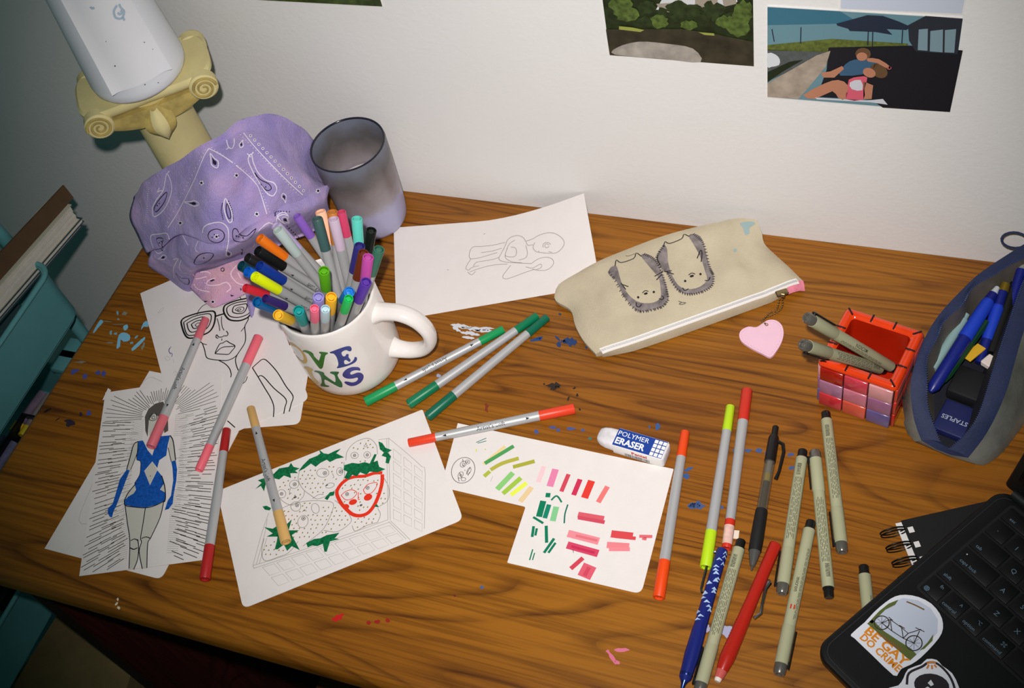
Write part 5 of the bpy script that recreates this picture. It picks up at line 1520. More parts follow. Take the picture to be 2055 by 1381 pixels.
mb.grid(rows).build('rubber', mat('eraser_rubber', (226, 222, 224), .75, noise=(130, .16), bump=(220, .4)), er, .8)
MB().rbox(EL - .012, EL + .0012, .0006, EW - .0006, EZ + .0004, EZ + EH - .0004, .0016, 3, EM).build('rubber', MATS['eraser_rubber'], er, .8)
SLV = mat('sleeve_white', (238, 236, 232), .6)
SLB = ink(32, 66, 150, .5)
sl = MB().rbox(0, EL, 0, EW, EZ, EZ + EH, .0009, 2, EM).build('sleeve', SLV, er, .7)
def etop(x, y, dz=.00015): return EM @ Vector((x, y, EZ + EH + dz))
def efr(x, z, d=.00015): return EM @ Vector((x, -d, EZ + z))
MB().add([etop(.0004, .0006), etop(EL * .73, .0006), etop(EL * .73, EW - .0006), etop(.0004, EW - .0006)], [(0, 1, 2, 3)]).add([etop(EL * .73, .0006), etop(EL - .0006, .0006), etop(EL - .0006, EW - .0006), etop(EL * .73, EW - .0006)], [(0, 1, 2, 3)]).build('blue_band', SLB, sl, 0)
mb = MB()
for i in range(3):
    for j in range(4):
        x0 = EL * .745 + i * .0041; y0 = .0011 + j * .0044
        mb.add([etop(x0, y0, .0003), etop(x0 + .0033, y0, .0003), etop(x0 + .0033, y0 + .0035, .0003), etop(x0, y0 + .0035, .0003)], [(0, 1, 2, 3)])
text_flat(mb, 'POLYMER', .0070, EM @ Matrix.Translation((.0012, .0118, EZ + EH + .0003)), .0)
text_flat(mb, 'ERASER', .0092, EM @ Matrix.Translation((.0014, .0030, EZ + EH + .0003)), .03, .92)
mb.build('white_print', ink(240, 240, 240), sl, 0)
mb = MB()
FMt = EM @ Matrix.Translation((.019, -.0002, EZ + .0078)) @ Matrix.Rotation(PI / 2, 4, 'X')
text_flat(mb, 'Pentel', .0060, FMt, .03); mb.build('red_print', ink(206, 56, 36), sl, 0)
mb = MB(); r9 = random.Random(9)
x = .012
while x < .036:
    w = r9.choice([.0003, .0005, .0008]); mb.add([efr(x, .0014), efr(x + w, .0014), efr(x + w, .0062), efr(x, .0062)], [(0, 1, 2, 3)]); x += w + r9.choice([.0003, .0005])
mb.build('bar_code', ink(110, 108, 104), sl, 0)
# ================================================================== laptop
LO = Vector((-.0421, -.4214, 0)); LE2 = Vector((.0800, .1148, 0)).normalized(); LE1 = Vector((LE2.y, -LE2.x, 0))
LM = Matrix((LE1, LE2, Vector((0, 0, 1)))).transposed().to_4x4(); LM.translation = LO
lap = empty('laptop', LO, 'open black laptop with stickers at the lower right corner', 'laptop')
CASE = mat('laptop_black', (17, 17, 18), .42, spec=.35)
KEYM = mat('key_black', (12, 12, 13), .5, spec=.3)
LZ0, LT = .0035, .0105
def rrect(x0, x1, y0, y1, z, r, n=6):
    out = []
    for cx, cy, s0 in ((x1 - r, y1 - r, 0), (x0 + r, y1 - r, 1), (x0 + r, y0 + r, 2), (x1 - r, y0 + r, 3)):
        for k in range(n + 1):
            a = PI / 2 * (s0 + k / n)
            out.append(LM @ Vector((cx + r * math.cos(a), cy + r * math.sin(a), z)))
    return out
U1, V0, V1 = .306, -.0105, .206
zt_ = LZ0 + LT
ringmesh([rrect(.002, U1 - .002, V0 + .002, V1 - .002, LZ0, .012), rrect(0, U1, V0, V1, LZ0 + .002, .014), rrect(0, U1, V0, V1, zt_ - .0016, .014), rrect(.0008, U1 - .0008, V0 + .0008, V1 - .0008, zt_ - .0003, .0135), rrect(.002, U1 - .002, V0 + .002, V1 - .002, zt_, .0125)], True, True).build('base', CASE, lap, .9)
for x in (.03, U1 - .03):
    for y in (.02, V1 - .03):
        MB().lathe([(0, 0), (0, .007), (LZ0 + .0003, .008), (LZ0 + .0003, 0)], 20, LM @ Matrix.Translation((x, y, 0)), 'Z').build('rubber_foot', MATS['black_rubber'], lap, .6)
mb = MB()
edge = rrect(.0048, U1 - .0048, V0 + .0048, V1 - .0048, zt_ + .0002, .011)
ribbon(mb, edge, [Vector((0, 0, 1))] * len(edge), .0005, True)
mb.build('case_seam', mat('case_seam', (46, 46, 48), .4), lap, 0)
kbz = zt_ + .0003
MB().add(rrect(.0150, U1 - .0150, .0865, .1985, kbz, .004), [tuple(range(28))]).build('keyboard_well', mat('well_black', (9, 9, 10), .6), lap, 0)
LEG = ink(100, 124, 142)
def key(x0, x1, y0, y1, leg=(), r=.0016):
    k = MB().rbox(x0 + .0010, x1 - .0010, y0 + .0010, y1 - .0010, kbz, kbz + .0016, .0007, 2, LM).build('key', KEYM, lap, .7)
    for (body, lx, ly, size) in leg:
        m = MB()
        text_flat(m, body, size, LM @ Matrix.Translation((x0 + lx, y0 + ly, kbz + .00175)))
        m.build('key_legend', LEG, k, 0)
P = .0190
K0 = .0165
yr = [.0880, .1065, .1250, .1435, .1620, .1805]
S1, S2 = .0042, .0056
key(K0, K0 + P, yr[0], yr[0] + .0185, [('fn', .0110, .0122, S1)]); key(K0 + P, K0 + 2 * P, yr[0], yr[0] + .0185, [('control', .0020, .0030, S1), ('^', .0120, .0098, S2)])
key(K0 + 2 * P, K0 + 3 * P, yr[0], yr[0] + .0185, [('option', .0030, .0030, S1)]); key(K0 + 3 * P, K0 + 4.25 * P, yr[0], yr[0] + .0185, [('command', .0030, .0030, S1)])
key(K0 + 4.25 * P, K0 + 9.2 * P, yr[0], yr[0] + .0185)
row_ = [(yr[1], 2.35, 'ZXCVBNM', 'shift'), (yr[2], 1.85, 'ASDFGHJKL', 'caps lock'), (yr[3], 1.55, 'QWERTYUIOP', 'tab')]
for y, w, chars, nm in row_:
    key(K0, K0 + w * P, y, y + .0185, [(nm, .0055, .0036, S1)])
    for i, c in enumerate(chars):
        key(K0 + (w + i) * P, K0 + (w + i + 1) * P, y, y + .0185, [(c, .0072, .0066, S2)])
for i, c in enumerate('`1234567890-='):
    key(K0 + i * P, K0 + (i + 1) * P, yr[4], yr[4] + .0185, [(c, .0072, .0050, S2)])
for i, c in enumerate(['esc', '', '', '', '', '', '', '', '', '', '', '', '']):
    w = 1.45 if i == 0 else 1.0
    x = K0 + (0 if i == 0 else (1.45 + i - 1)) * P
    key(x, x + w * P, yr[5], yr[5] + .0155, [(c, .0070, .0040, S1)] if c else ())
# command and option glyphs, globe, caps light
gm = MB()
def kp(x, y): return LM @ Vector((x, y, kbz + .00176))
up_ = Vector((0, 0, 1))
def gl(pts, w=.0004, closed=False):
    q = [kp(*p) for p in pts]; ribbon(gm, q, [up_] * len(q), w, closed)
gx, gy = K0 + .0098 - .0045, yr[0] + .0040
gl([(gx + .0020 * math.cos(a), gy + .0020 * math.sin(a)) for a in [2 * PI * k / 14 for k in range(14)]], .0004, True); gl([(gx - .0020, gy), (gx + .0020, gy)]); gl([(gx, gy - .0020), (gx, gy + .0020)]); gl([(gx + .0009 * math.cos(a), gy + .0020 * math.sin(a)) for a in [2 * PI * k / 14 for k in range(14)]], .0003, True)
ox, oy = K0 + 2 * P + .0125, yr[0] + .0115
gl([(ox - .0018, oy + .0012), (ox - .0006, oy + .0012), (ox + .0006, oy - .0012), (ox + .0018, oy - .0012)]); gl([(ox + .0005, oy + .0012), (ox + .0018, oy + .0012)])
cx_, cy_ = K0 + 3 * P + .0165, yr[0] + .0115
gl([(cx_ - .0007, cy_ - .0007), (cx_ + .0007, cy_ - .0007), (cx_ + .0007, cy_ + .0007), (cx_ - .0007, cy_ + .0007)], .0003, True)
for sx in (-1, 1):
    for sy in (-1, 1):
        gl([(cx_ + sx * .0012 + .0006 * math.cos(a), cy_ + sy * .0012 + .0006 * math.sin(a)) for a in [2 * PI * k / 8 for k in range(8)]], .0003, True)
gm.build('key_glyphs', LEG, lap, 0)
MB().lathe([(0, 0), (0, .0005), (.0003, .0005), (.0003, 0)], 8, LM @ Matrix.Translation((K0 + .0060, yr[2] + .0120, kbz + .0016)), 'Z').build('caps_light', mat('small_light', (235, 235, 235), .3), lap, .6)
# hinge and screen leaning back
MB().lathe([(.010, 0), (.010, .0065), (U1 - .010, .0065), (U1 - .010, 0)], 18, LM @ Matrix.Translation((0, V1 + .001, zt_ - .001))).build('hinge', CASE, lap, .6)
tilt = math.radians(24)
SM = LM @ Matrix.Translation((0, V1 + .003, zt_ + .001)) @ Matrix.Rotation(tilt * -1, 4, 'X')
lid = MB().rbox(0, U1, -.0035, .0035, 0, .212, .003, 3, SM).build('screen_lid', CASE, lap, .7)
MB().rbox(.008, U1 - .008, -.0040, -.0034, .012, .204, .0002, 1, SM).build('screen', mat('dark_screen', (6, 6, 8), .12), lid, .6)

# --- stickers
ZK = zt_ + .0006
def sticker(name, poly, label, cr, t=.0003):
    Pw = [at(*cr(*p), ZK) for p in poly]
    v, f = slab(catmull(Pw, 2, True), t)
    return tag(build(name, v, f, mat('sticker_white', (226, 228, 236), .5), None, 0), label, 'sticker', 'stickers on the laptop')
st = sticker('sticker', [(352, 978), (270, 1050), (290, 1075), (400, 1180), (530, 1303), (560, 1290), (580, 1262), (640, 1235), (700, 1192), (780, 1110), (826, 1045), (834, 985), (815, 925), (762, 862), (685, 822), (605, 808), (540, 818), (480, 855), (410, 915)], 'arched sticker with a bicycle picture and orange slogan lettering on the laptop', cL)
s_ = plane_z(ZK + .00012); s2 = plane_z(ZK + .0002); s3 = plane_z(ZK + .00028)
mb = MB(); fill(mb, s_, [(368, 985), (430, 925), (500, 862), (590, 828), (680, 842), (757, 890), (803, 960), (800, 1040), (745, 1105), (690, 1160), (632, 1212)], cL); part(mb, 'sky_print', ink(192, 200, 216), st)
mb = MB(); fill(mb, s2, [(368, 985), (400, 960), (470, 1030), (560, 1090), (640, 1140), (672, 1175), (632, 1212), (500, 1100)], cL); fill(mb, s2, [(380, 975), (440, 910), (500, 862), (560, 838), (540, 870), (480, 900), (430, 950), (400, 985)], cL); fill(mb, s2, [(690, 1150), (740, 1100), (775, 1050), (770, 1090), (720, 1140)], cL); part(mb, 'grass_print', ink(92, 102, 52), st)
mb = MB(); fill(mb, s3, [(420, 1030), (470, 1060), (540, 1110), (600, 1150), (560, 1145), (480, 1090)], cL); stroke(mb, s2, [(610, 850), (660, 870), (720, 900)], .0012, cL); part(mb, 'earth_print', ink(120, 92, 50), st)
mb = MB()
for e in (ell(458, 980, 46, 42), ell(656, 1105, 50, 46)):
    stroke(mb, s3, e, .0009, cL, 2, True)
for x, y in ((458, 980), (656, 1105)):
    for k in range(4):
        a = k * PI / 4; stroke(mb, s3, [(x - 40 * math.cos(a), y - 38 * math.sin(a)), (x + 40 * math.cos(a), y + 38 * math.sin(a))], .0003, cL, 0)
for l in [[(458, 980), (510, 960), (580, 1010), (620, 1045), (700, 1020)], [(458, 980), (520, 1030), (590, 1075), (656, 1105)], [(510, 960), (520, 1030)], [(580, 1010), (590, 1075)], [(620, 1045), (590, 1075)], [(690, 1030), (656, 1105)], [(665, 1010), (720, 1035)], [(500, 945), (525, 965)], [(565, 995), (600, 1015)]]:
    stroke(mb, s3, l, .0007, cL, 0)
part(mb, 'bicycle_print', ink(60, 54, 46), st)
mb = MB()
def text_on(mb, body, p0, p1, height, bold, z):
    a = at(*cL(*p0), z); b_ = at(*cL(*p1), z)
    w = text_width(body, bold); sz = height
    text_flat(mb, body, sz, frame(a, b_ - a), bold, (b_ - a).length / (w * sz))
text_on(mb, 'BE GAY', (346, 1034), (598, 1250), .0100, .028, ZK + .0002)
text_on(mb, 'DO CRIME', (318, 1072), (556, 1284), .0082, .028, ZK + .0002)
part(mb, 'slogan_lettering', ink(222, 138, 36), st)
st2 = sticker('sticker', [(592, 1320), (620, 1265), (700, 1235), (735, 1203), (795, 1208), (830, 1245), (890, 1290), (930, 1370), (940, 1440), (880, 1480), (640, 1470), (560, 1400), (500, 1381), (560, 1365)], 'white rounded sticker with a dark oval, cut off at the bottom edge', cL)
mb = MB(); fill(mb, s_, ell(765, 1365, 110, 72, 10, 18), cL); stroke(mb, s_, [(612, 1360), (625, 1290), (705, 1250), (745, 1225), (800, 1232), (870, 1300), (905, 1381), (900, 1430)], .0018, cL); part(mb, 'dark_oval_print', ink(44, 40, 44), st2)
mb = MB(); fill(mb, s2, [(740, 1350), (760, 1330), (778, 1360), (760, 1370)], cL); fill(mb, s2, [(690, 1400), (740, 1372), (760, 1385), (770, 1420), (700, 1425)], cL); part(mb, 'white_oval_detail', ink(220, 220, 226), st2)
mb = MB()
for l in [[(735, 1230), (765, 1222), (790, 1228)], [(748, 1238), (735, 1262)], [(765, 1240), (768, 1265)], [(780, 1238), (795, 1255)]]: stroke(mb, s2, l, .0014, cL)
part(mb, 'orange_strokes', ink(206, 130, 60), st2)

# ================================================================== spiral notebook
nb = empty('spiral_notebook', at(1900, 1080, 0), 'black spiral notebook under the far corner of the laptop', 'notebook')
NA = at(*cL(528, 362), .0030); NB = at(*cL(1190, 212), .0030); e1 = (NB - NA).normalized(); e1.z = 0
e2 = Vector((e1.y, -e1.x, 0))
NM = Matrix((e1, e2 * -1, Vector((0, 0, 1)))).transposed().to_4x4(); NM.translation = Vector((NA.x, NA.y, 0))
sp = at(*cL(640, 665), .003) - NA
MB().rbox(.004, .150, -.100, 0, .0002, .0010, .0003, 1, NM).build('back_cover', CASE, nb, .5)
pg = MB().rbox(.0015, .148, -.099, -.001, .0011, .0022, .0002, 1, NM).build('pages', mat('page_white', (226, 222, 218), .8), nb, .5)
MB().rbox(.0065, .150, -.100, 0, .0023, .0031, .0003, 1, NM).build('front_cover', mat('notebook_cover', (14, 14, 14), .55), nb, .5)
RING = mat('black_wire', (16, 16, 16), .3, metal=.4)
for k in range(4):
    for dd in (0, .0024):
        y = -.0090 - k * .0138 - dd
        pts = [NM @ Vector((-.0040 + .0105 * math.cos(a), y, .0062 + .0058 * math.sin(a))) for a in [2 * PI * i / 22 for i in range(22)]]
        MB().tube(pts, .00060, 6, False, True).build('wire_loop', RING, nb, 1.2)
    h = MB().box(.0062 + .003, .0062 + .0075, -.0128 - k * .0138, -.0076 - k * .0138, .0030, .00325, NM)
    h.build('punched_hole', MATS['page_white'], nb, 0)
# ================================================================== vinyl pencil case, unzipped
VIN = mat('grey_vinyl', (122, 122, 114), .22, spec=.6, noise=(34, .35), trans=.15, bump=(60, 1.0))
NAVY = mat('navy_zip_tape', (34, 44, 78), .7, noise=(120, .12), bump=(500, .3))
LINING = mat('case_lining', (106, 98, 88), .6, noise=(40, .2))
case = empty('pencil_case', at(1960, 800, 0), 'grey vinyl pencil case with an open navy zip, full of pens', 'pencil case')
N_ = 30
zs = .86
def cc(l):
    return curve_at([at(x, y, z * zs) for x, y, z in l], N_)
Lo = cc([(1849, 884, .012), (1834, 841, .025), (1827, 776, .045), (1838, 725, .055), (1856, 678, .060), (1885, 631, .062), (1932, 580, .064), (1972, 544, .065), (2055, 490, .066), (2130, 446, .066)])
Li = cc([(1886, 886, .014), (1866, 830, .030), (1858, 770, .046), (1862, 725, .055), (1883, 667, .060), (1921, 620, .062), (1961, 573, .064), (2001, 548, .065), (2060, 517, .066), (2130, 488, .066)])
Ri = cc([(1905, 902, .014), (1939, 870, .030), (1965, 830, .044), (1994, 740, .056), (2023, 653, .060), (2055, 562, .064), (2085, 525, .066), (2130, 490, .066)])
Ro = cc([(1943, 919, .010), (1976, 876, .026), (2001, 830, .040), (2023, 776, .050), (2037, 725, .056), (2060, 650, .060), (2090, 590, .063), (2140, 540, .065)])
def ruffle(A, amp, ph):
    for i, p in enumerate(A):
        w = amp * math.sin(i * 1.25 + ph) * math.sin(PI * i / N_)
        p += Vector((w, -w * .4, w * .6))
ruffle(Li, .0016, 0)
def wavy_mid(A, B):
    return [a.lerp(b_, .5) + Vector((0, 0, .0022)) for a, b_ in zip(A, B)]
Lm = wavy_mid(Lo, Li); Rm = wavy_mid(Ri, Ro)
MB().grid([Lo, Lm, Li]).build('zip_tape', NAVY, case, 1.0)
MB().grid([Ri, Rm, Ro]).build('zip_tape', NAVY, case, 1.0)
MB().grid([[Lo[0], Lm[0], Li[0]], [Lo[0].lerp(Ro[0], .33) + Vector((0, -.002, -.002)), Lm[0].lerp(Rm[0], .4), Li[0].lerp(Ri[0], .4)], [Lo[0].lerp(Ro[0], .66) + Vector((0, -.002, -.002)), Lm[0].lerp(Rm[0], .7), Li[0].lerp(Ri[0], .7)], [Ro[0], Rm[0], Ri[0]]]).build('zip_end', NAVY, case, 1.0)
# outer vinyl walls down to the desk
Lb = [Vector((p.x - .001, p.y - .001, .0008)) for p in Lo]
Lb[0] = at(1846, 887, .0008); Lb[1] = at(1822, 872, .0008); Lb[2] = at(1815, 852, .0008)
Lmid = [a.lerp(b_, .5) + Vector((-.0045, -.0015, 0)) for a, b_ in zip(Lo, Lb)]
Rb = curve_at([at(x, y, .0008) for x, y in [(1956, 932), (1975, 934), (2010, 910), (2055, 852), (2110, 780), (2190, 690), (2260, 610)]], N_)
Rmid = [a.lerp(b_, .5) + Vector((.003, -.002, 0)) for a, b_ in zip(Ro, Rb)]
MB().grid([Lo, Lmid, Lb]).build('vinyl_side', VIN, case, 1.0)
MB().grid([Ro, Rmid, Rb]).build('vinyl_side', VIN, case, 1.0)
MB().grid([[Lo[0], Lmid[0], Lb[0]], [Lo[0].lerp(Ro[0], .5) + Vector((0, -.002, -.002)), Lo[0].lerp(Rb[0], .5) + Vector((0, -.003, -.001)), Lb[0].lerp(Rb[0], .5)], [Ro[0], Rmid[0], Rb[0]]]).build('vinyl_front', VIN, case, 1.0)
# lining
fl_ = [Vector((a.x * .85 + b_.x * .15 + .003, a.y * .85 + b_.y * .15, .0035)) for a, b_ in zip(Li, Ri)]
fr_ = [Vector((a.x * .15 + b_.x * .85 - .002, a.y * .15 + b_.y * .85, .0035)) for a, b_ in zip(Li, Ri)]
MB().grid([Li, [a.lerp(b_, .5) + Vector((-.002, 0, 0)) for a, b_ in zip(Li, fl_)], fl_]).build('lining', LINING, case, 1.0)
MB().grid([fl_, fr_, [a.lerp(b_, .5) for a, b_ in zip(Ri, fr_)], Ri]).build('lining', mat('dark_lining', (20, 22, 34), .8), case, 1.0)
tz = MB()
for A in (Li, Ri):
    for i in range(N_):
        for k in range(4):
            a = A[i].lerp(A[i + 1], k / 4)
            tz.rbox(-.0003, .0003, -.0007, .0007, -.0004, .0006, .0002, 1, frame(a + Vector((0, 0, .0006)), A[i + 1] - A[i]))
tag(tz.build('zip_teeth', mat('navy_teeth', (60, 74, 120), .35), case, 0), kind='stuff')
lp = at(2036, 482, .058)
MB().tube([lp + Vector((.011 * math.cos(a), .004 * math.sin(a), .006 * math.sin(a))) for a in [2 * PI * k / 18 for k in range(18)]], .0011, 6, False, True).build('zip_loop', NAVY, case, 1.0)

# --- things in the case (pixels of both ends, heights)
def stick(name, p0, z0, p1, z1, label, cat, parts, seg=16):
    a = at(*cT(*p0), z0); b_ = at(*cT(*p1), z1); L = (b_ - a).length
    e = empty(name, label=label, cat=cat, group='pens inside the grey pencil case', M=frame(a, b_ - a))
    for nm, m, prof in parts:
        MB().lathe([(t * L, r) for t, r in prof], seg).build(nm, m, e, .6, local=True)
    return e
BLU = mat('bright_blue_grip', (30, 66, 196), .5); DBL = mat('deep_blue_barrel', (24, 34, 120), .35); GRN = mat('pencil_green', (16, 62, 34), .4); GLD = mat('gold_end', (150, 124, 40), .35, metal=.6); PALE = mat('pale_teal_plastic', (140, 170, 168), .3)
stick('ballpoint_pen', (130, 930), .022, (505, 345), .040, 'thick blue ballpoint with a lighter blue grip inside the vinyl case', 'pen',
      [('barrel', DBL, [(0, 0), (0, .0020), (.05, .0055), (.52, .0062), (.52, 0)]), ('grip', BLU, [(.50, 0), (.50, .0066), (.82, .0060), (.86, .0050), (.86, 0)]), ('collar', DBL, [(.86, 0), (.86, .0050), (.93, .0040), (.93, 0)]), ('white_tip', mat('white_plastic', (206, 212, 214), .3), [(.93, 0), (.93, .0036), (.99, .0022), (1.0, .0008), (1.0, 0)])])
stick('ballpoint_pen', (400, 770), .016, (548, 330), .040, 'blue ballpoint with a gold end inside the vinyl case', 'pen',
      [('barrel', DBL, [(0, 0), (0, .0040), (.30, .0046), (.30, 0)]), ('grip', BLU, [(.29, 0), (.29, .0050), (.68, .0056), (.72, .0046), (.72, 0)]), ('collar', DBL, [(.72, 0), (.72, .0046), (.90, .0040), (.90, 0)]), ('gold_end', GLD, [(.90, 0), (.90, .0046), (1.0, .0040), (1.0, 0)])])
stick('pencil', (172, 918), .020, (440, 540), .030, 'dark green pencil with a silver tip inside the vinyl case', 'pencil', [('lead_tip', STEEL, [(0, .0), (.0, .0004), (.12, .0016), (.12, 0)]), ('barrel', GRN, [(.12, 0), (.12, .0020), (.22, .0034), (1.0, .0034), (1.0, 0)])], 6)
stick('highlighter', (140, 800), .020, (330, 500), .030, 'pale teal translucent pen along the lining of the vinyl case', 'pen', [('barrel', PALE, [(0, 0), (0, .0040), (.9, .0044), (.9, 0)]), ('end', PALE, [(.9, 0), (.9, .0034), (1, .0030), (1, 0)])])
stick('ballpoint_pen', (570, 470), .030, (640, 232), .046, 'blue pen with a clear tip at the back of the vinyl case', 'pen', [('barrel', DBL, [(0, 0), (0, .0044), (.92, .0044), (.92, 0)]), ('clear_tip', CLEAR, [(.92, 0), (.92, .0036), (1.05, .0024), (1.05, 0)])])
stick('marker_pen', (470, 720), .018, (600, 330), .036, 'black marker pen beside the blue ballpoints in the vinyl case', 'pen', [('barrel', BLACKP, [(0, 0), (0, .0060), (.9, .0064), (.9, 0)]), ('end', BLACKP, [(.9, 0), (.9, .0050), (1, .0046), (1, 0)])])
sa = at(*cT(262, 1095), .010)
sM = frame(Vector((sa.x, sa.y, .0042)), at(*cT(395, 1130), .010) - at(*cT(140, 1030), .010))
stp = empty('stapler', label='navy block lettered in white at the front of the vinyl case', cat='stapler', M=sM)
MB().rbox(-.0145, .0145, -.0150, .0190, 0, .0085, .002, 2).build('body', mat('navy_block', (26, 32, 84), .5), stp, .6, local=True)
mb = MB(); tm = Matrix.Translation((.0115, .0020, .0087)) @ Matrix.Rotation(PI, 4, 'Z'); text_flat(mb, 'STAPLES', .0062, tm, .01)
mb.build('white_lettering', ink(170, 178, 196), stp, 0, local=True)
pa = at(*cT(350, 900), .012)
blk = tag(MB().rbox(-.016, .016, -.016, .016, .004, .018, .003, 2, Matrix.Translation((pa.x, pa.y, 0)) @ sM.to_quaternion().to_matrix().to_4x4()).build('sharpener_block', mat('black_matte', (14, 14, 18), .7), None, .6), 'black block lying in the middle of the vinyl case', 'case')
ya = at(*cT(372, 712), .024)
yl = tag(MB().rbox(-.0045, .0045, -.010, .010, -.0008, .0008, .0003, 1, frame(ya, (.80, -.55, .1))).build('yellow_label', mat('yellow_card', (226, 176, 40), .5), None, .6), 'small yellow label card among the pens in the vinyl case', 'card')
wa = at(*cT(460, 765), .024)
wl = tag(MB().rbox(-.0055, .0055, -.006, .006, -.003, .003, .001, 1, frame(wa, (.80, -.55, .1))).build('small_eraser', mat('white_rubber', (216, 222, 226), .6), None, .6), 'small white eraser beside the yellow label in the vinyl case', 'eraser')
# ================================================================== photographs on the wall
GLOSS = mat('photo_paper', (232, 230, 226), .3, spec=.4)
YP = -.0009
def photo(name, corners_px, label, border=.0, pts=None):
    P = pts or [aty(*p, YP) for p in corners_px]
    for p in P: p.y = YP
    v = P + [p + Vector((0, .0007, 0)) for p in P]
    n = len(P)
    f = [tuple(range(n)), tuple(range(2 * n - 1, n - 1, -1))] + [(i, i + n, (i + 1) % n + n, (i + 1) % n) for i in range(n)]
    return tag(build(name, v, f, GLOSS, None, 0), label, 'photo', 'photographs on the wall')
def pr(mbm, name, c, parent, nz=None):
    return part(mbm, name, mat('print_%d_%d_%d' % c + ('n' if nz else ''), c, .35, spec=.35, noise=nz), parent)
L0 = YP - .0002
def layer(k): return plane_y(YP - .00015 - .00012 * k)
def blob(mb, s, x, y, rx, ry, r, n=16, amp=.25):
    fill(mb, s, [(x + rx * math.cos(2 * PI * k / n) * (1 + r.uniform(-amp, amp)), y + ry * math.sin(2 * PI * k / n) * (1 + r.uniform(-amp, amp))) for k in range(n)], cH)
# --- beach terrace
TLp, TRp, BRp, BLp = [aty(*p, YP) for p in [(1540, 12), (1932, 36), (1907, 226), (1540, 196)]]
bp_ = photo('photo_print', None, 'photograph of two children lounging on a sunny deck under a parasol', pts=[TLp, TRp, BRp, BLp])
rp = random.Random(12)
mb = MB(); fill(mb, layer(0), [(925, 36), (1932, 96), (1866, 578), (925, 500)], cH); pr(mb, 'sky', (104, 142, 152), bp_)
mb = MB(); fill(mb, layer(1), [(925, 36), (1300, 58), (1400, 120), (925, 130)], cH); pr(mb, 'deep_sky', (58, 112, 132), bp_)
mb = MB(); fill(mb, layer(1), [(925, 232), (1100, 215), (1260, 200), (1650, 225), (1650, 280), (925, 260)], cH); pr(mb, 'dune_grass', (98, 110, 52), bp_, (300, .4))
mb = MB(); fill(mb, layer(1), [(925, 255), (1250, 245), (1240, 275), (925, 420)], cH); pr(mb, 'car_park', (86, 92, 92), bp_, (200, .2))
mb = MB(); fill(mb, layer(2), [(925, 275), (965, 280), (988, 305), (985, 335), (945, 345), (925, 345)], cH, 2); pr(mb, 'white_car', (214, 218, 222), bp_)
mb = MB(); fill(mb, layer(2), [(925, 372), (1040, 318), (1110, 308), (1000, 372), (925, 425)], cH); pr(mb, 'hedge', (30, 42, 26), bp_)
mb = MB(); fill(mb, layer(2), [(1240, 245), (1660, 235), (1932, 260), (1866, 578), (1520, 555), (1460, 515), (1180, 500), (1230, 360)], cH); pr(mb, 'shaded_deck', (26, 30, 36), bp_)
mb = MB(); fill(mb, layer(3), [(925, 430), (1180, 285), (1250, 262), (1225, 345), (1130, 460), (1085, 510), (925, 500)], cH); pr(mb, 'wooden_rail', (172, 158, 142), bp_, (90, .25))
mb = MB(); fill(mb, layer(3), [(1650, 130), (1740, 82), (1932, 96), (1905, 280), (1690, 265), (1655, 210)], cH); pr(mb, 'building', (44, 50, 58), bp_)
mb = MB()
for q in ([(1705, 152), (1752, 148), (1750, 262), (1700, 258)], [(1765, 160), (1830, 152), (1828, 270), (1762, 265)], [(1840, 155), (1898, 150), (1888, 272), (1838, 270)]): fill(mb, layer(4), q, cH)
pr(mb, 'windows', (126, 152, 162), bp_)
mb = MB(); fill(mb, layer(4), [(1280, 122), (1380, 95), (1440, 78), (1520, 82), (1600, 110), (1668, 140), (1640, 155), (1540, 150), (1570, 180), (1480, 165), (1350, 160), (1340, 148), (1285, 132)], cH)
for l in ([(1445, 160), (1442, 235)], [(1468, 165), (1466, 240)], [(1622, 155), (1618, 225)], [(1098, 140), (1096, 225)], [(948, 150), (960, 215)]): stroke(mb, layer(4), l, .0009, cH, 0)
pr(mb, 'parasol', (38, 48, 66), bp_)
mb = MB(); fill(mb, layer(5), [(1310, 350), (1350, 315), (1400, 305), (1470, 315), (1500, 340), (1440, 380), (1300, 390)], cH, 2); pr(mb, 'blue_shirt', (60, 96, 124), bp_)
mb = MB(); fill(mb, layer(5), ell(1418, 278, 40, 32), cH); fill(mb, layer(5), ell(1500, 365, 48, 34, 30), cH); pr(mb, 'hair', (104, 78, 54), bp_)
mb = MB(); fill(mb, layer(6), ell(1412, 292, 28, 22), cH); fill(mb, layer(6), [(1440, 300), (1500, 305), (1560, 345), (1545, 355), (1490, 325), (1445, 318)], cH, 2); fill(mb, layer(6), [(1110, 490), (1220, 430), (1290, 412), (1340, 440), (1330, 510), (1290, 505), (1260, 470), (1170, 510)], cH, 2); fill(mb, layer(6), [(1200, 375), (1250, 368), (1310, 340), (1320, 355), (1270, 400), (1215, 400)], cH); fill(mb, layer(6), ell(1450, 375, 34, 24, 20), cH); fill(mb, layer(6), [(1420, 420), (1470, 440), (1462, 510), (1420, 512)], cH); pr(mb, 'skin', (186, 128, 100), bp_)
mb = MB(); fill(mb, layer(6), [(1345, 410), (1400, 395), (1440, 400), (1425, 460), (1420, 514), (1330, 512), (1340, 460)], cH, 2); fill(mb, layer(6), ell(1552, 350, 12, 9), cH); pr(mb, 'pink_swimsuit', (214, 96, 116), bp_)
mb = MB(); fill(mb, layer(7), [(1350, 425), (1405, 412), (1415, 465), (1360, 460)], cH, 2); fill(mb, layer(6), [(1170, 503), (1440, 518), (1520, 510), (1545, 540), (1460, 528), (1180, 512)], cH); pr(mb, 'white_details', (206, 208, 214), bp_)
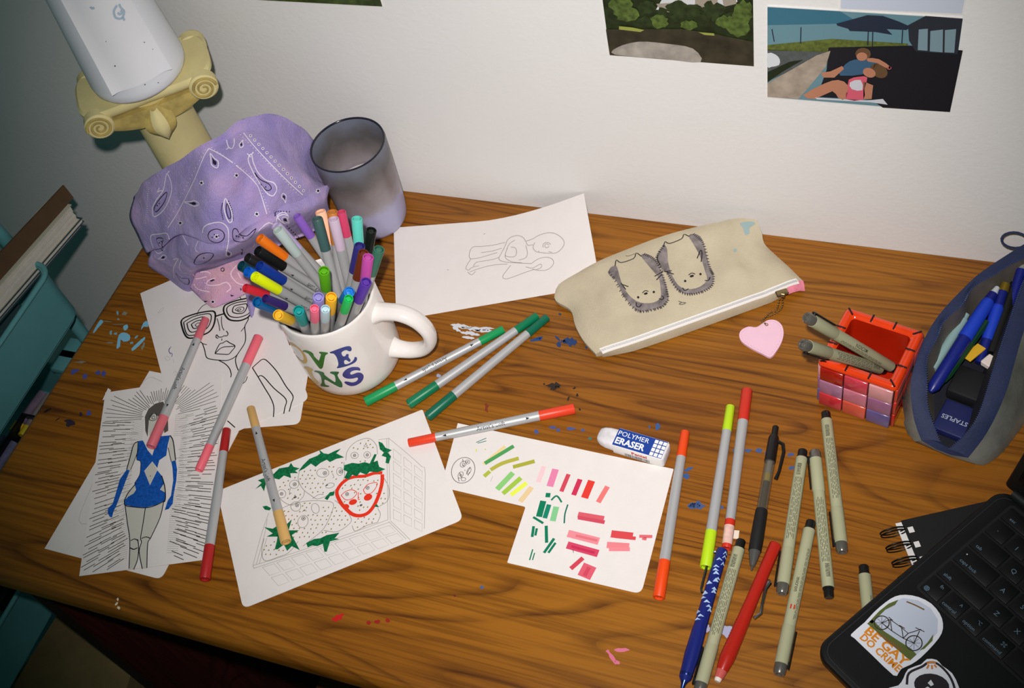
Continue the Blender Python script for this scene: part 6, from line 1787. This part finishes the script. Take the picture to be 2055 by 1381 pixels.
# --- lake
xl, xr, zb = -.3105, -.1790, .2225
lake = photo('photo_print', None, 'photograph of a dark lake ringed by trees with city blocks behind', pts=[Vector((-.308, YP, .324)), Vector((-.1782, YP, .322)), Vector((-.1790, YP, .2215)), Vector((-.3110, YP, .2245))])
mb = MB(); fill(mb, layer(0), [(62, -100), (850, -90), (855, 342), (112, 284)], cH); pr(mb, 'dark_trees', (36, 48, 22), lake, (120, .5))
mb = MB(); fill(mb, layer(1), [(400, -80), (760, -80), (770, 10), (690, 40), (545, 30), (480, 60), (350, 50), (380, 0)], cH); pr(mb, 'sky', (206, 208, 208), lake)
mb = MB(); fill(mb, layer(2), [(352, 20), (460, 12), (540, 40), (520, 65), (380, 62)], cH); fill(mb, layer(2), [(552, -20), (668, -20), (668, 35), (552, 42)], cH); fill(mb, layer(2), [(690, -20), (760, -20), (765, 20), (700, 35)], cH); pr(mb, 'city_blocks', (156, 146, 132), lake)
mb = MB()
for k in range(26): blob(mb, layer(3 + .06 * k), rp.uniform(130, 840), rp.uniform(30, 120), rp.uniform(20, 55), rp.uniform(15, 35), rp)
pr(mb, 'trees', (44, 58, 28), lake, (160, .5))
mb = MB()
for k, (x, y, a, b_) in enumerate([(200, 70, 60, 40), (170, 20, 60, 40), (370, 110, 45, 35), (770, 130, 60, 60), (800, 60, 50, 60), (700, 110, 40, 30), (520, 130, 40, 25)]): blob(mb, layer(5 + .1 * k), x, y, a, b_, rp)
pr(mb, 'lit_trees', (84, 104, 46), lake, (200, .6))
mb = MB(); fill(mb, layer(6.2), [(92, 152), (300, 150), (480, 150), (640, 172), (720, 190), (852, 215), (855, 340), (112, 284)], cH); pr(mb, 'water', (58, 54, 40), lake, (60, .5))
mb = MB(); fill(mb, layer(7.2), [(150, 245), (260, 215), (400, 225), (540, 250), (580, 320), (400, 305), (140, 282)], cH, 3); pr(mb, 'sky_reflection', (168, 160, 150), lake, (70, .35))
mb = MB(); fill(mb, layer(7.4), [(160, 135), (230, 142), (290, 155), (270, 165), (160, 152)], cH); fill(mb, layer(7.4), [(570, 166), (650, 172), (652, 184), (600, 180)], cH); pr(mb, 'shore', (150, 156, 74), lake)
# --- only bottom edges of two more prints show at the top of the frame
tp = photo('photo_print', None, 'green photograph of which only the bottom edge shows above the column', pts=[Vector((-.665, YP, .36)), Vector((-.525, YP, .362)), Vector((-.5290, YP, .2612)), Vector((-.668, YP, .2600))])
mb = MB(); mb.add([Vector((-.664, YP - .0002, .355)), Vector((-.526, YP - .0002, .357)), Vector((-.5295, YP - .0002, .2622)), Vector((-.667, YP - .0002, .2608))], [(0, 1, 2, 3)]); pr(mb, 'meadow', (66, 80, 36), tp, (90, .6))
pc = photo('photo_print', None, 'pale blue print above the deck photograph at the top edge', pts=[Vector((-.110, YP, .39)), Vector((-.0095, YP, .392)), Vector((-.0140, YP, .2895)), Vector((-.108, YP, .2880))])
mb = MB(); mb.add([Vector((-.109, YP - .0002, .388)), Vector((-.0105, YP - .0002, .390)), Vector((-.0150, YP - .0002, .2905)), Vector((-.107, YP - .0002, .2890))], [(0, 1, 2, 3)]); pr(mb, 'pale_sky', (200, 208, 222), pc)
# ================================================================== teal cart left of the desk
TEAL = mat('teal_metal', (100, 164, 168), .45, spec=.4, noise=(30, .06))
cart = empty('utility_cart', (-1.10, -.43, -.76), 'teal metal utility cart beside the left end of the desk', 'cart')
CX1, CX0, CY1, CY0 = -.930, -1.270, -.205, -.660
def tray(zr, h, name='tray'):
    """open box with rounded corners and a rolled rim"""
    def rr_(x0, x1, y0, y1, z, r, n=5):
        out = []
        for cx, cy, s0 in ((x1 - r, y1 - r, 0), (x0 + r, y1 - r, 1), (x0 + r, y0 + r, 2), (x1 - r, y0 + r, 3)):
            for k in range(n + 1):
                a = PI / 2 * (s0 + k / n)
                out.append(Vector((cx + r * math.cos(a), cy + r * math.sin(a), z)))
        return out
    t = ringmesh([rr_(CX0 + .006, CX1 - .006, CY0 + .006, CY1 - .006, zr - h, .016), rr_(CX0, CX1, CY0, CY1, zr - h + .008, .020), rr_(CX0, CX1, CY0, CY1, zr, .020), rr_(CX0 + .003, CX1 - .003, CY0 + .003, CY1 - .003, zr, .018), rr_(CX0 + .003, CX1 - .003, CY0 + .003, CY1 - .003, zr - h + .003, .018)], True, True).build(name, TEAL, cart, .6)
    rim_ = rr_(CX0 - .001, CX1 + .001, CY0 - .001, CY1 + .001, zr + .0005, .021)
    MB().tube(rim_, .0032, 8, False, True).build('rim', TEAL, t, 1.2)
    return t
tray(.037, .080); tray(-.195, .080); tray(-.600, .080)
for x in (CX0 + .05, CX1 - .05):
    for y in (CY0 - .008, CY1 + .008):
        MB().tube([(x, y, -.70), (x, y, .045)], .008, 12).build('post', TEAL, cart, .8)
        MB().lathe([(-.010, 0), (-.010, .022), (-.004, .026), (.004, .026), (.010, .022), (.010, 0)], 20, Matrix.Translation((x, y, -.733))).build('wheel', BLACKP, cart, .6)
hx_ = -1.02
MB().tube(catmull([(CX0 + .05, CY1 + .008, .045), (CX0 + .06, CY1 + .008, .10), (CX0 + .10, CY1 + .008, .118), (CX1 - .10, CY1 + .008, .118), (CX1 - .06, CY1 + .008, .10), (CX1 - .05, CY1 + .008, .045)], 6), .008, 10).build('handle', TEAL, cart, .9)

# --- pads stacked flat in the top tray, poking out towards the wall
PG = mat('page_block', (228, 222, 210), .8, noise=(90, .06))
Pf = atx(158, 442, -.950); Pn = atx(0, 624, -.950)
dn = (Pn - Pf).normalized()
BM = frame(Pf, dn, (0, 0, 1))           # x: towards the viewer, y: to the left is -y?, z: up
lft = 1 if (BM.to_3x3() @ Vector((0, 1, 0))).x < 0 else -1
def pad(z0, z1, x0, x1, inset, cov, label, n, page=PG):
    b = empty('paper_pad', label=label, cat='pad', group='pads stacked in the cart', M=BM)
    def bx_(mb, a, c, i0, zz0, zz1):
        y0, y1 = (i0, .035) if lft > 0 else (-.035, -i0)
        mb.box(a, c, y0, y1, zz0, zz1)
    m = MB(); rk = random.Random(n)
    for k in range(n):
        d = rk.uniform(0, .0012); e = rk.uniform(0, .0015)
        bx_(m, x0 + e, x1, inset + d, z0 + (z1 - z0) * k / n + .0001, z0 + (z1 - z0) * (k + .90) / n)
    m.build('pages', page, b, 0, local=True)
    m = MB(); bx_(m, x0 - .001, x1, inset - .0006, z0 - .0010, z0); m.build('cover', cov, b, 0, local=True)
    m = MB(); bx_(m, x0 - .001, x1, inset - .0006, z1, z1 + .0010); m.build('cover', cov, b, 0, local=True)
    return b
CR = mat('cover_cream', (206, 198, 176), .6); SLT = mat('cover_slate', (58, 80, 88), .6)
pad(.0012, .0225, 0, .36, 0, CR, 'thick white-edged drawing pad at the top of the cart', 16)
pad(-.0050, -.0010, -.004, .36, -.001, SLT, 'thin pad with a slate cover right under the thick drawing pad', 3)
pad(-.0110, -.0075, -.002, .36, .002, SLT, 'lowest thin slate-covered pad over the cart tray', 2)
bb = MB(); yb0, yb1 = (.0035, .0055) if lft > 0 else (-.0055, -.0035)
bb.add([(-.012, yb0, .024), (.36, yb0, .024), (.36, yb1, .024), (-.012, yb1, .024), (-.018, yb0 + lft * .012, .036), (.36, yb0 + lft * .014, .042), (.36, yb1 + lft * .014, .042), (-.018, yb1 + lft * .012, .036)], [(0, 1, 2, 3), (7, 6, 5, 4), (0, 4, 5, 1), (1, 5, 6, 2), (2, 6, 7, 3), (3, 7, 4, 0)])
brd = empty('cardboard_sheet', label='brown cardboard sheet standing on the pads in the cart', cat='cardboard', M=BM)
bb.build('board', mat('brown_board', (92, 66, 42), .8, noise=(50, .12)), brd, 0, local=True)
bks = empty('folder_stack', (-1.06, -.42, -.039), 'dark stack of folders under the pads inside the cart tray', 'folders')
for k in range(3):
    MB().box(-1.20 + k * .004, -.958 - k * .004, -.60, -.230 - k * .003, -.039 + k * .012, -.028 + k * .012).build('folder', SLT, bks, 0)

# --- things in the middle tray
zf2 = -.270
bt = empty('pencil_tray', (-1.02, -.35, zf2), 'black desk tray of coloured pens in the middle cart tray', 'tray')
BP = mat('tray_black', (20, 22, 24), .35)
TX0, TX1, TY0, TY1 = -1.085, -.955, -.520, -.275
MB().box(TX0, TX1, TY0, TY1, zf2 + .004, zf2 + .006).build('base', BP, bt, 0)
for q in ((TX0, TX0 + .003, TY0, TY1), (TX1 - .003, TX1, TY0, TY1), (TX0, TX1, TY0, TY0 + .003), (TX0, TX1, TY1 - .003, TY1)):
    MB().box(*q, zf2 + .004, zf2 + .062).build('side', BP, bt, 0)
def laypen(p0, p1, z, r, c, lab, tipc=None):
    a = at(*p0, z); b_ = at(*p1, z); L = (b_ - a).length
    e = empty('felt_pen', label=lab, cat='pen', group='pens in the black cart tray', M=frame(a, b_ - a))
    MB().lathe([(0, 0), (0, r), (L * .78, r), (L * .78, 0)], 14).build('barrel', mat('pen_%d_%d_%d' % c, c, .4, noise=(80, .2)), e, .6, local=True)
    MB().lathe([(L * .78, 0), (L * .78, r * 1.05), (L, r), (L, 0)], 14).build('cap', mat('pen_%d_%d_%d' % (tipc or c), tipc or c, .4), e, .6, local=True)
zp_ = zf2 + .050
laypen((88, 790), (28, 868), zp_, .0075, (128, 110, 132), 'mauve felt pen with a yellow cap in the cart tray', (232, 190, 40))
laypen((101, 795), (45, 876), zp_ - .002, .0065, (150, 138, 140), 'grey felt pen with a yellow cap in the cart tray', (226, 200, 40))
laypen((14, 880), (-50, 965), zp_, .0075, (112, 112, 150), 'blue-grey felt pen by the lower end of the cart tray')
laypen((30, 890), (-36, 985), zp_ - .002, .0070, (120, 120, 156), 'blue-grey felt pen nearest the desk in the cart tray')
for (px, lab) in (((146, 700), 'small teal box nearest the wall in the cart'), ((130, 722), 'small teal box beside the black tray in the cart')):
    q = at(*px, zf2 + .085)
    b = empty('small_box', (q.x, q.y, zf2 + .004), lab, 'box', 'small teal boxes in the cart')
    MB().rbox(q.x - .016, q.x + .016, q.y - .016, q.y + .016, zf2 + .004, zf2 + .075, .003, 2).build('body', TEAL, b, .6)
    MB().rbox(q.x - .017, q.x + .017, q.y - .017, q.y + .017, zf2 + .072, zf2 + .085, .003, 2).build('lid', TEAL, b, .6)

# --- cardboard box standing on the floor by the desk panel
zc = -.34
Pq = [at(128, 1214, zc), at(266, 1345, zc), at(238, 1430, zc), at(0, 1400, zc), at(60, 1320, zc)]
v, f = slab(Pq, .012)
cbx = empty('cardboard_box', (Pq[0].x, Pq[0].y - .1, -.76), 'dim brown cardboard box on the floor under the desk corner', 'box')
build('lid', v, f, mat('dim_cardboard', (128, 110, 70), .85, noise=(40, .15)), cbx, 0)
cn = sum(Pq, Vector()) / len(Pq)
low = [Vector((cn.x + (p.x - cn.x) * .97, cn.y + (p.y - cn.y) * .97, zc - .012)) for p in Pq]
v, f = slab(low, .76 - .012 + zc)
build('body', v, f, MATS['dim_cardboard'], cbx, 0)

# ================================================================== paint on the desk top
def stain(crp, polys, c, name='paint_stain', z=.00025, curve=2):
    mb = MB()
    for p in polys: fill(mb, plane_z(z), p, crp, curve)
    return part(mb, name, mat('paint_%d_%d_%d' % c, c, .55), desk)
rp = random.Random(21)
def rag(x, y, rx, ry, rot=0, n=11, amp=.35):
    return [(x + (rx * math.cos(2 * PI * k / n) * math.cos(rot) - ry * math.sin(2 * PI * k / n) * math.sin(rot)) * (1 + rp.uniform(-amp, amp)), y + (rx * math.cos(2 * PI * k / n) * math.sin(rot) + ry * math.sin(2 * PI * k / n) * math.cos(rot)) * (1 + rp.uniform(-amp, amp))) for k in range(n)]
SKY = (126, 190, 216)
for q in ([(805, 1240), (830, 1190), (870, 1130), (895, 1150), (850, 1200), (820, 1240)], [(1030, 1260), (1075, 1240), (1125, 1265), (1120, 1310), (1070, 1320), (1045, 1300), (1040, 1360), (1010, 1381), (1015, 1330)], [(1140, 1381), (1190, 1330), (1250, 1280), (1255, 1300), (1200, 1360), (1150, 1400)], [(1220, 1220), (1240, 1160), (1275, 1140), (1285, 1190), (1245, 1190)], [(1065, 1190), (1100, 1170), (1110, 1200), (1080, 1225)]):
    stain(cD, [q], SKY)
stain(cD, [rag(1000, 1250, 16, 10), rag(960, 1240, 12, 20), rag(1140, 1330, 14, 10), rag(1180, 1280, 18, 9, -.5), rag(1025, 1125, 10, 8), rag(1018, 1070, 8, 18)], (120, 170, 184), 'paint_specks')
stain(cD, [rag(1080, 1075, 22, 16), rag(1240, 1360, 10, 34, .4), rag(950, 1330, 30, 6), rag(1030, 1170, 60, 3), rag(930, 1145, 40, 3, .1)], (130, 134, 120), 'paint_smear')
c2 = crop(0, 640, 180 / 777)
stain(c2, [rag(645, 455, 38, 20, -.4), rag(735, 500, 22, 22), rag(770, 800, 14, 10)], (76, 82, 150)); stain(c2, [rag(600, 895, 36, 30, 0, 11, .6), rag(700, 830, 14, 20)], (44, 34, 52)); stain(c2, [rag(415, 790, 34, 8, -.5), rag(500, 870, 26, 4, -.6)], (24, 14, 14)); stain(c2, [rag(700, 375, 40, 9)], (132, 128, 118))
stain(None, [rag(197, 748, 5, 4), rag(208, 750, 4, 6), rag(178, 830, 6, 4, -.5)], (70, 78, 150), 'paint_specks')
c7 = crop(700, 600, 500 / 2055)
def jag(x, y, L, w, rot, n=9):
    """ragged dry-brush streak"""
    up_, dn_ = [], []
    for k in range(n + 1):
        t = k / n; e = math.sin(PI * t) ** .5
        up_.append((x + (t - .5) * L, y - w * e * rp.uniform(.35, 1.0))); dn_.append((x + (t - .5) * L, y + w * e * rp.uniform(.35, 1.0)))
    q = up_ + dn_[::-1]
    c, s_r = math.cos(rot), math.sin(rot)
    return [(x + (a_ - x) * c - (b_ - y) * s_r, y + (a_ - x) * s_r + (b_ - y) * c) for a_, b_ in q]
for q in (jag(930, 225, 190, 22, .12, 12), jag(1040, 245, 260, 24, .08, 14), jag(1000, 285, 170, 20, .15, 12), jag(1110, 262, 180, 18, .05, 12), jag(985, 320, 110, 16, .1, 8), jag(890, 250, 80, 18, .5, 8), jag(1150, 240, 110, 8, .1, 8)):
    stain(c7, [q], (204, 206, 212), 'white_paint_scuff', .0003, 0)
for q in (jag(1545, 335, 110, 20, -.15, 10), jag(1575, 320, 60, 16, -.3, 8)):
    stain(c7, [q], (40, 72, 126), 'paint_stain', .00025, 0)
for q in (jag(1825, 355, 120, 46, .1, 12), jag(1735, 375, 50, 26, 1.2, 8), jag(1722, 325, 60, 12, .8, 7), jag(1780, 350, 70, 22, .2, 8)):
    stain(c7, [q], (32, 58, 104), 'paint_stain', .00025, 0)
stain(c7, [rag(1690, 715, 40, 26, 0, 14, .8), rag(1720, 725, 22, 10), rag(1610, 702, 8, 8), rag(1860, 735, 14, 8, -.5), rag(1885, 795, 10, 14), rag(1810, 822, 8, 18, .3), rag(1905, 912, 9, 9)], (40, 30, 24), 'ink_specks')
stain(c7, [rag(1550, 1095, 18, 18), rag(1680, 1060, 26, 14), rag(1730, 1080, 20, 14), rag(1830, 1070, 36, 12), rag(1930, 1085, 18, 12)], (70, 84, 140), 'paint_specks'); stain(c7, [rag(1990, 1150, 16, 12)], (60, 110, 96)); stain(c7, [rag(1740, 125, 12, 10), rag(1960, 400, 10, 12)], (34, 62, 100), 'paint_specks'); stain(c7, [rag(740, 632, 18, 14)], (150, 156, 186)); stain(c7, [rag(1135, 895, 24, 30, 0, 11, .7)], (120, 46, 20))
stain(cW, [rag(1585, 125, 16, 24), rag(1530, 128, 7, 12), rag(1800, 420, 30, 12, -.4), rag(1785, 470, 22, 20), rag(1840, 670, 34, 24), rag(1870, 650, 12, 12)], (52, 86, 140)); stain(cW, [rag(370, 1238, 14, 10)], (70, 90, 140)); stain(cW, [rag(182, 1297, 8, 8)], (110, 20, 14))
stain(cK, [rag(490, 320, 18, 9), rag(540, 320, 14, 12), rag(580, 332, 14, 8), rag(680, 340, 16, 8), rag(685, 397, 12, 9), rag(265, 568, 34, 14), rag(430, 320, 10, 8), rag(375, 575, 10, 8)], (66, 84, 130), 'paint_specks'); stain(cK, [rag(400, 1125, 26, 26), rag(310, 1115, 14, 14)], (168, 170, 200), 'lilac_paint')
stain(None, [rag(1248, 1305, 12, 5), rag(1228, 1318, 16, 4, .9), rag(1238, 1330, 6, 4)], (214, 110, 140), 'pink_paint'); stain(None, [rag(679, 1239, 12, 6, -.4)], (190, 24, 14), 'red_paint'); stain(None, [rag(740, 1250, 4, 4), rag(757, 1248, 5, 4), rag(778, 1246, 5, 4)], (150, 24, 12), 'red_paint')
stain(None, [rag(234, 1212, 4, 2, -.9), rag(238, 1220, 3, 3), rag(236, 1203, 2, 3)], (226, 214, 190), 'white_specks')
bpy.context.view_layer.update()
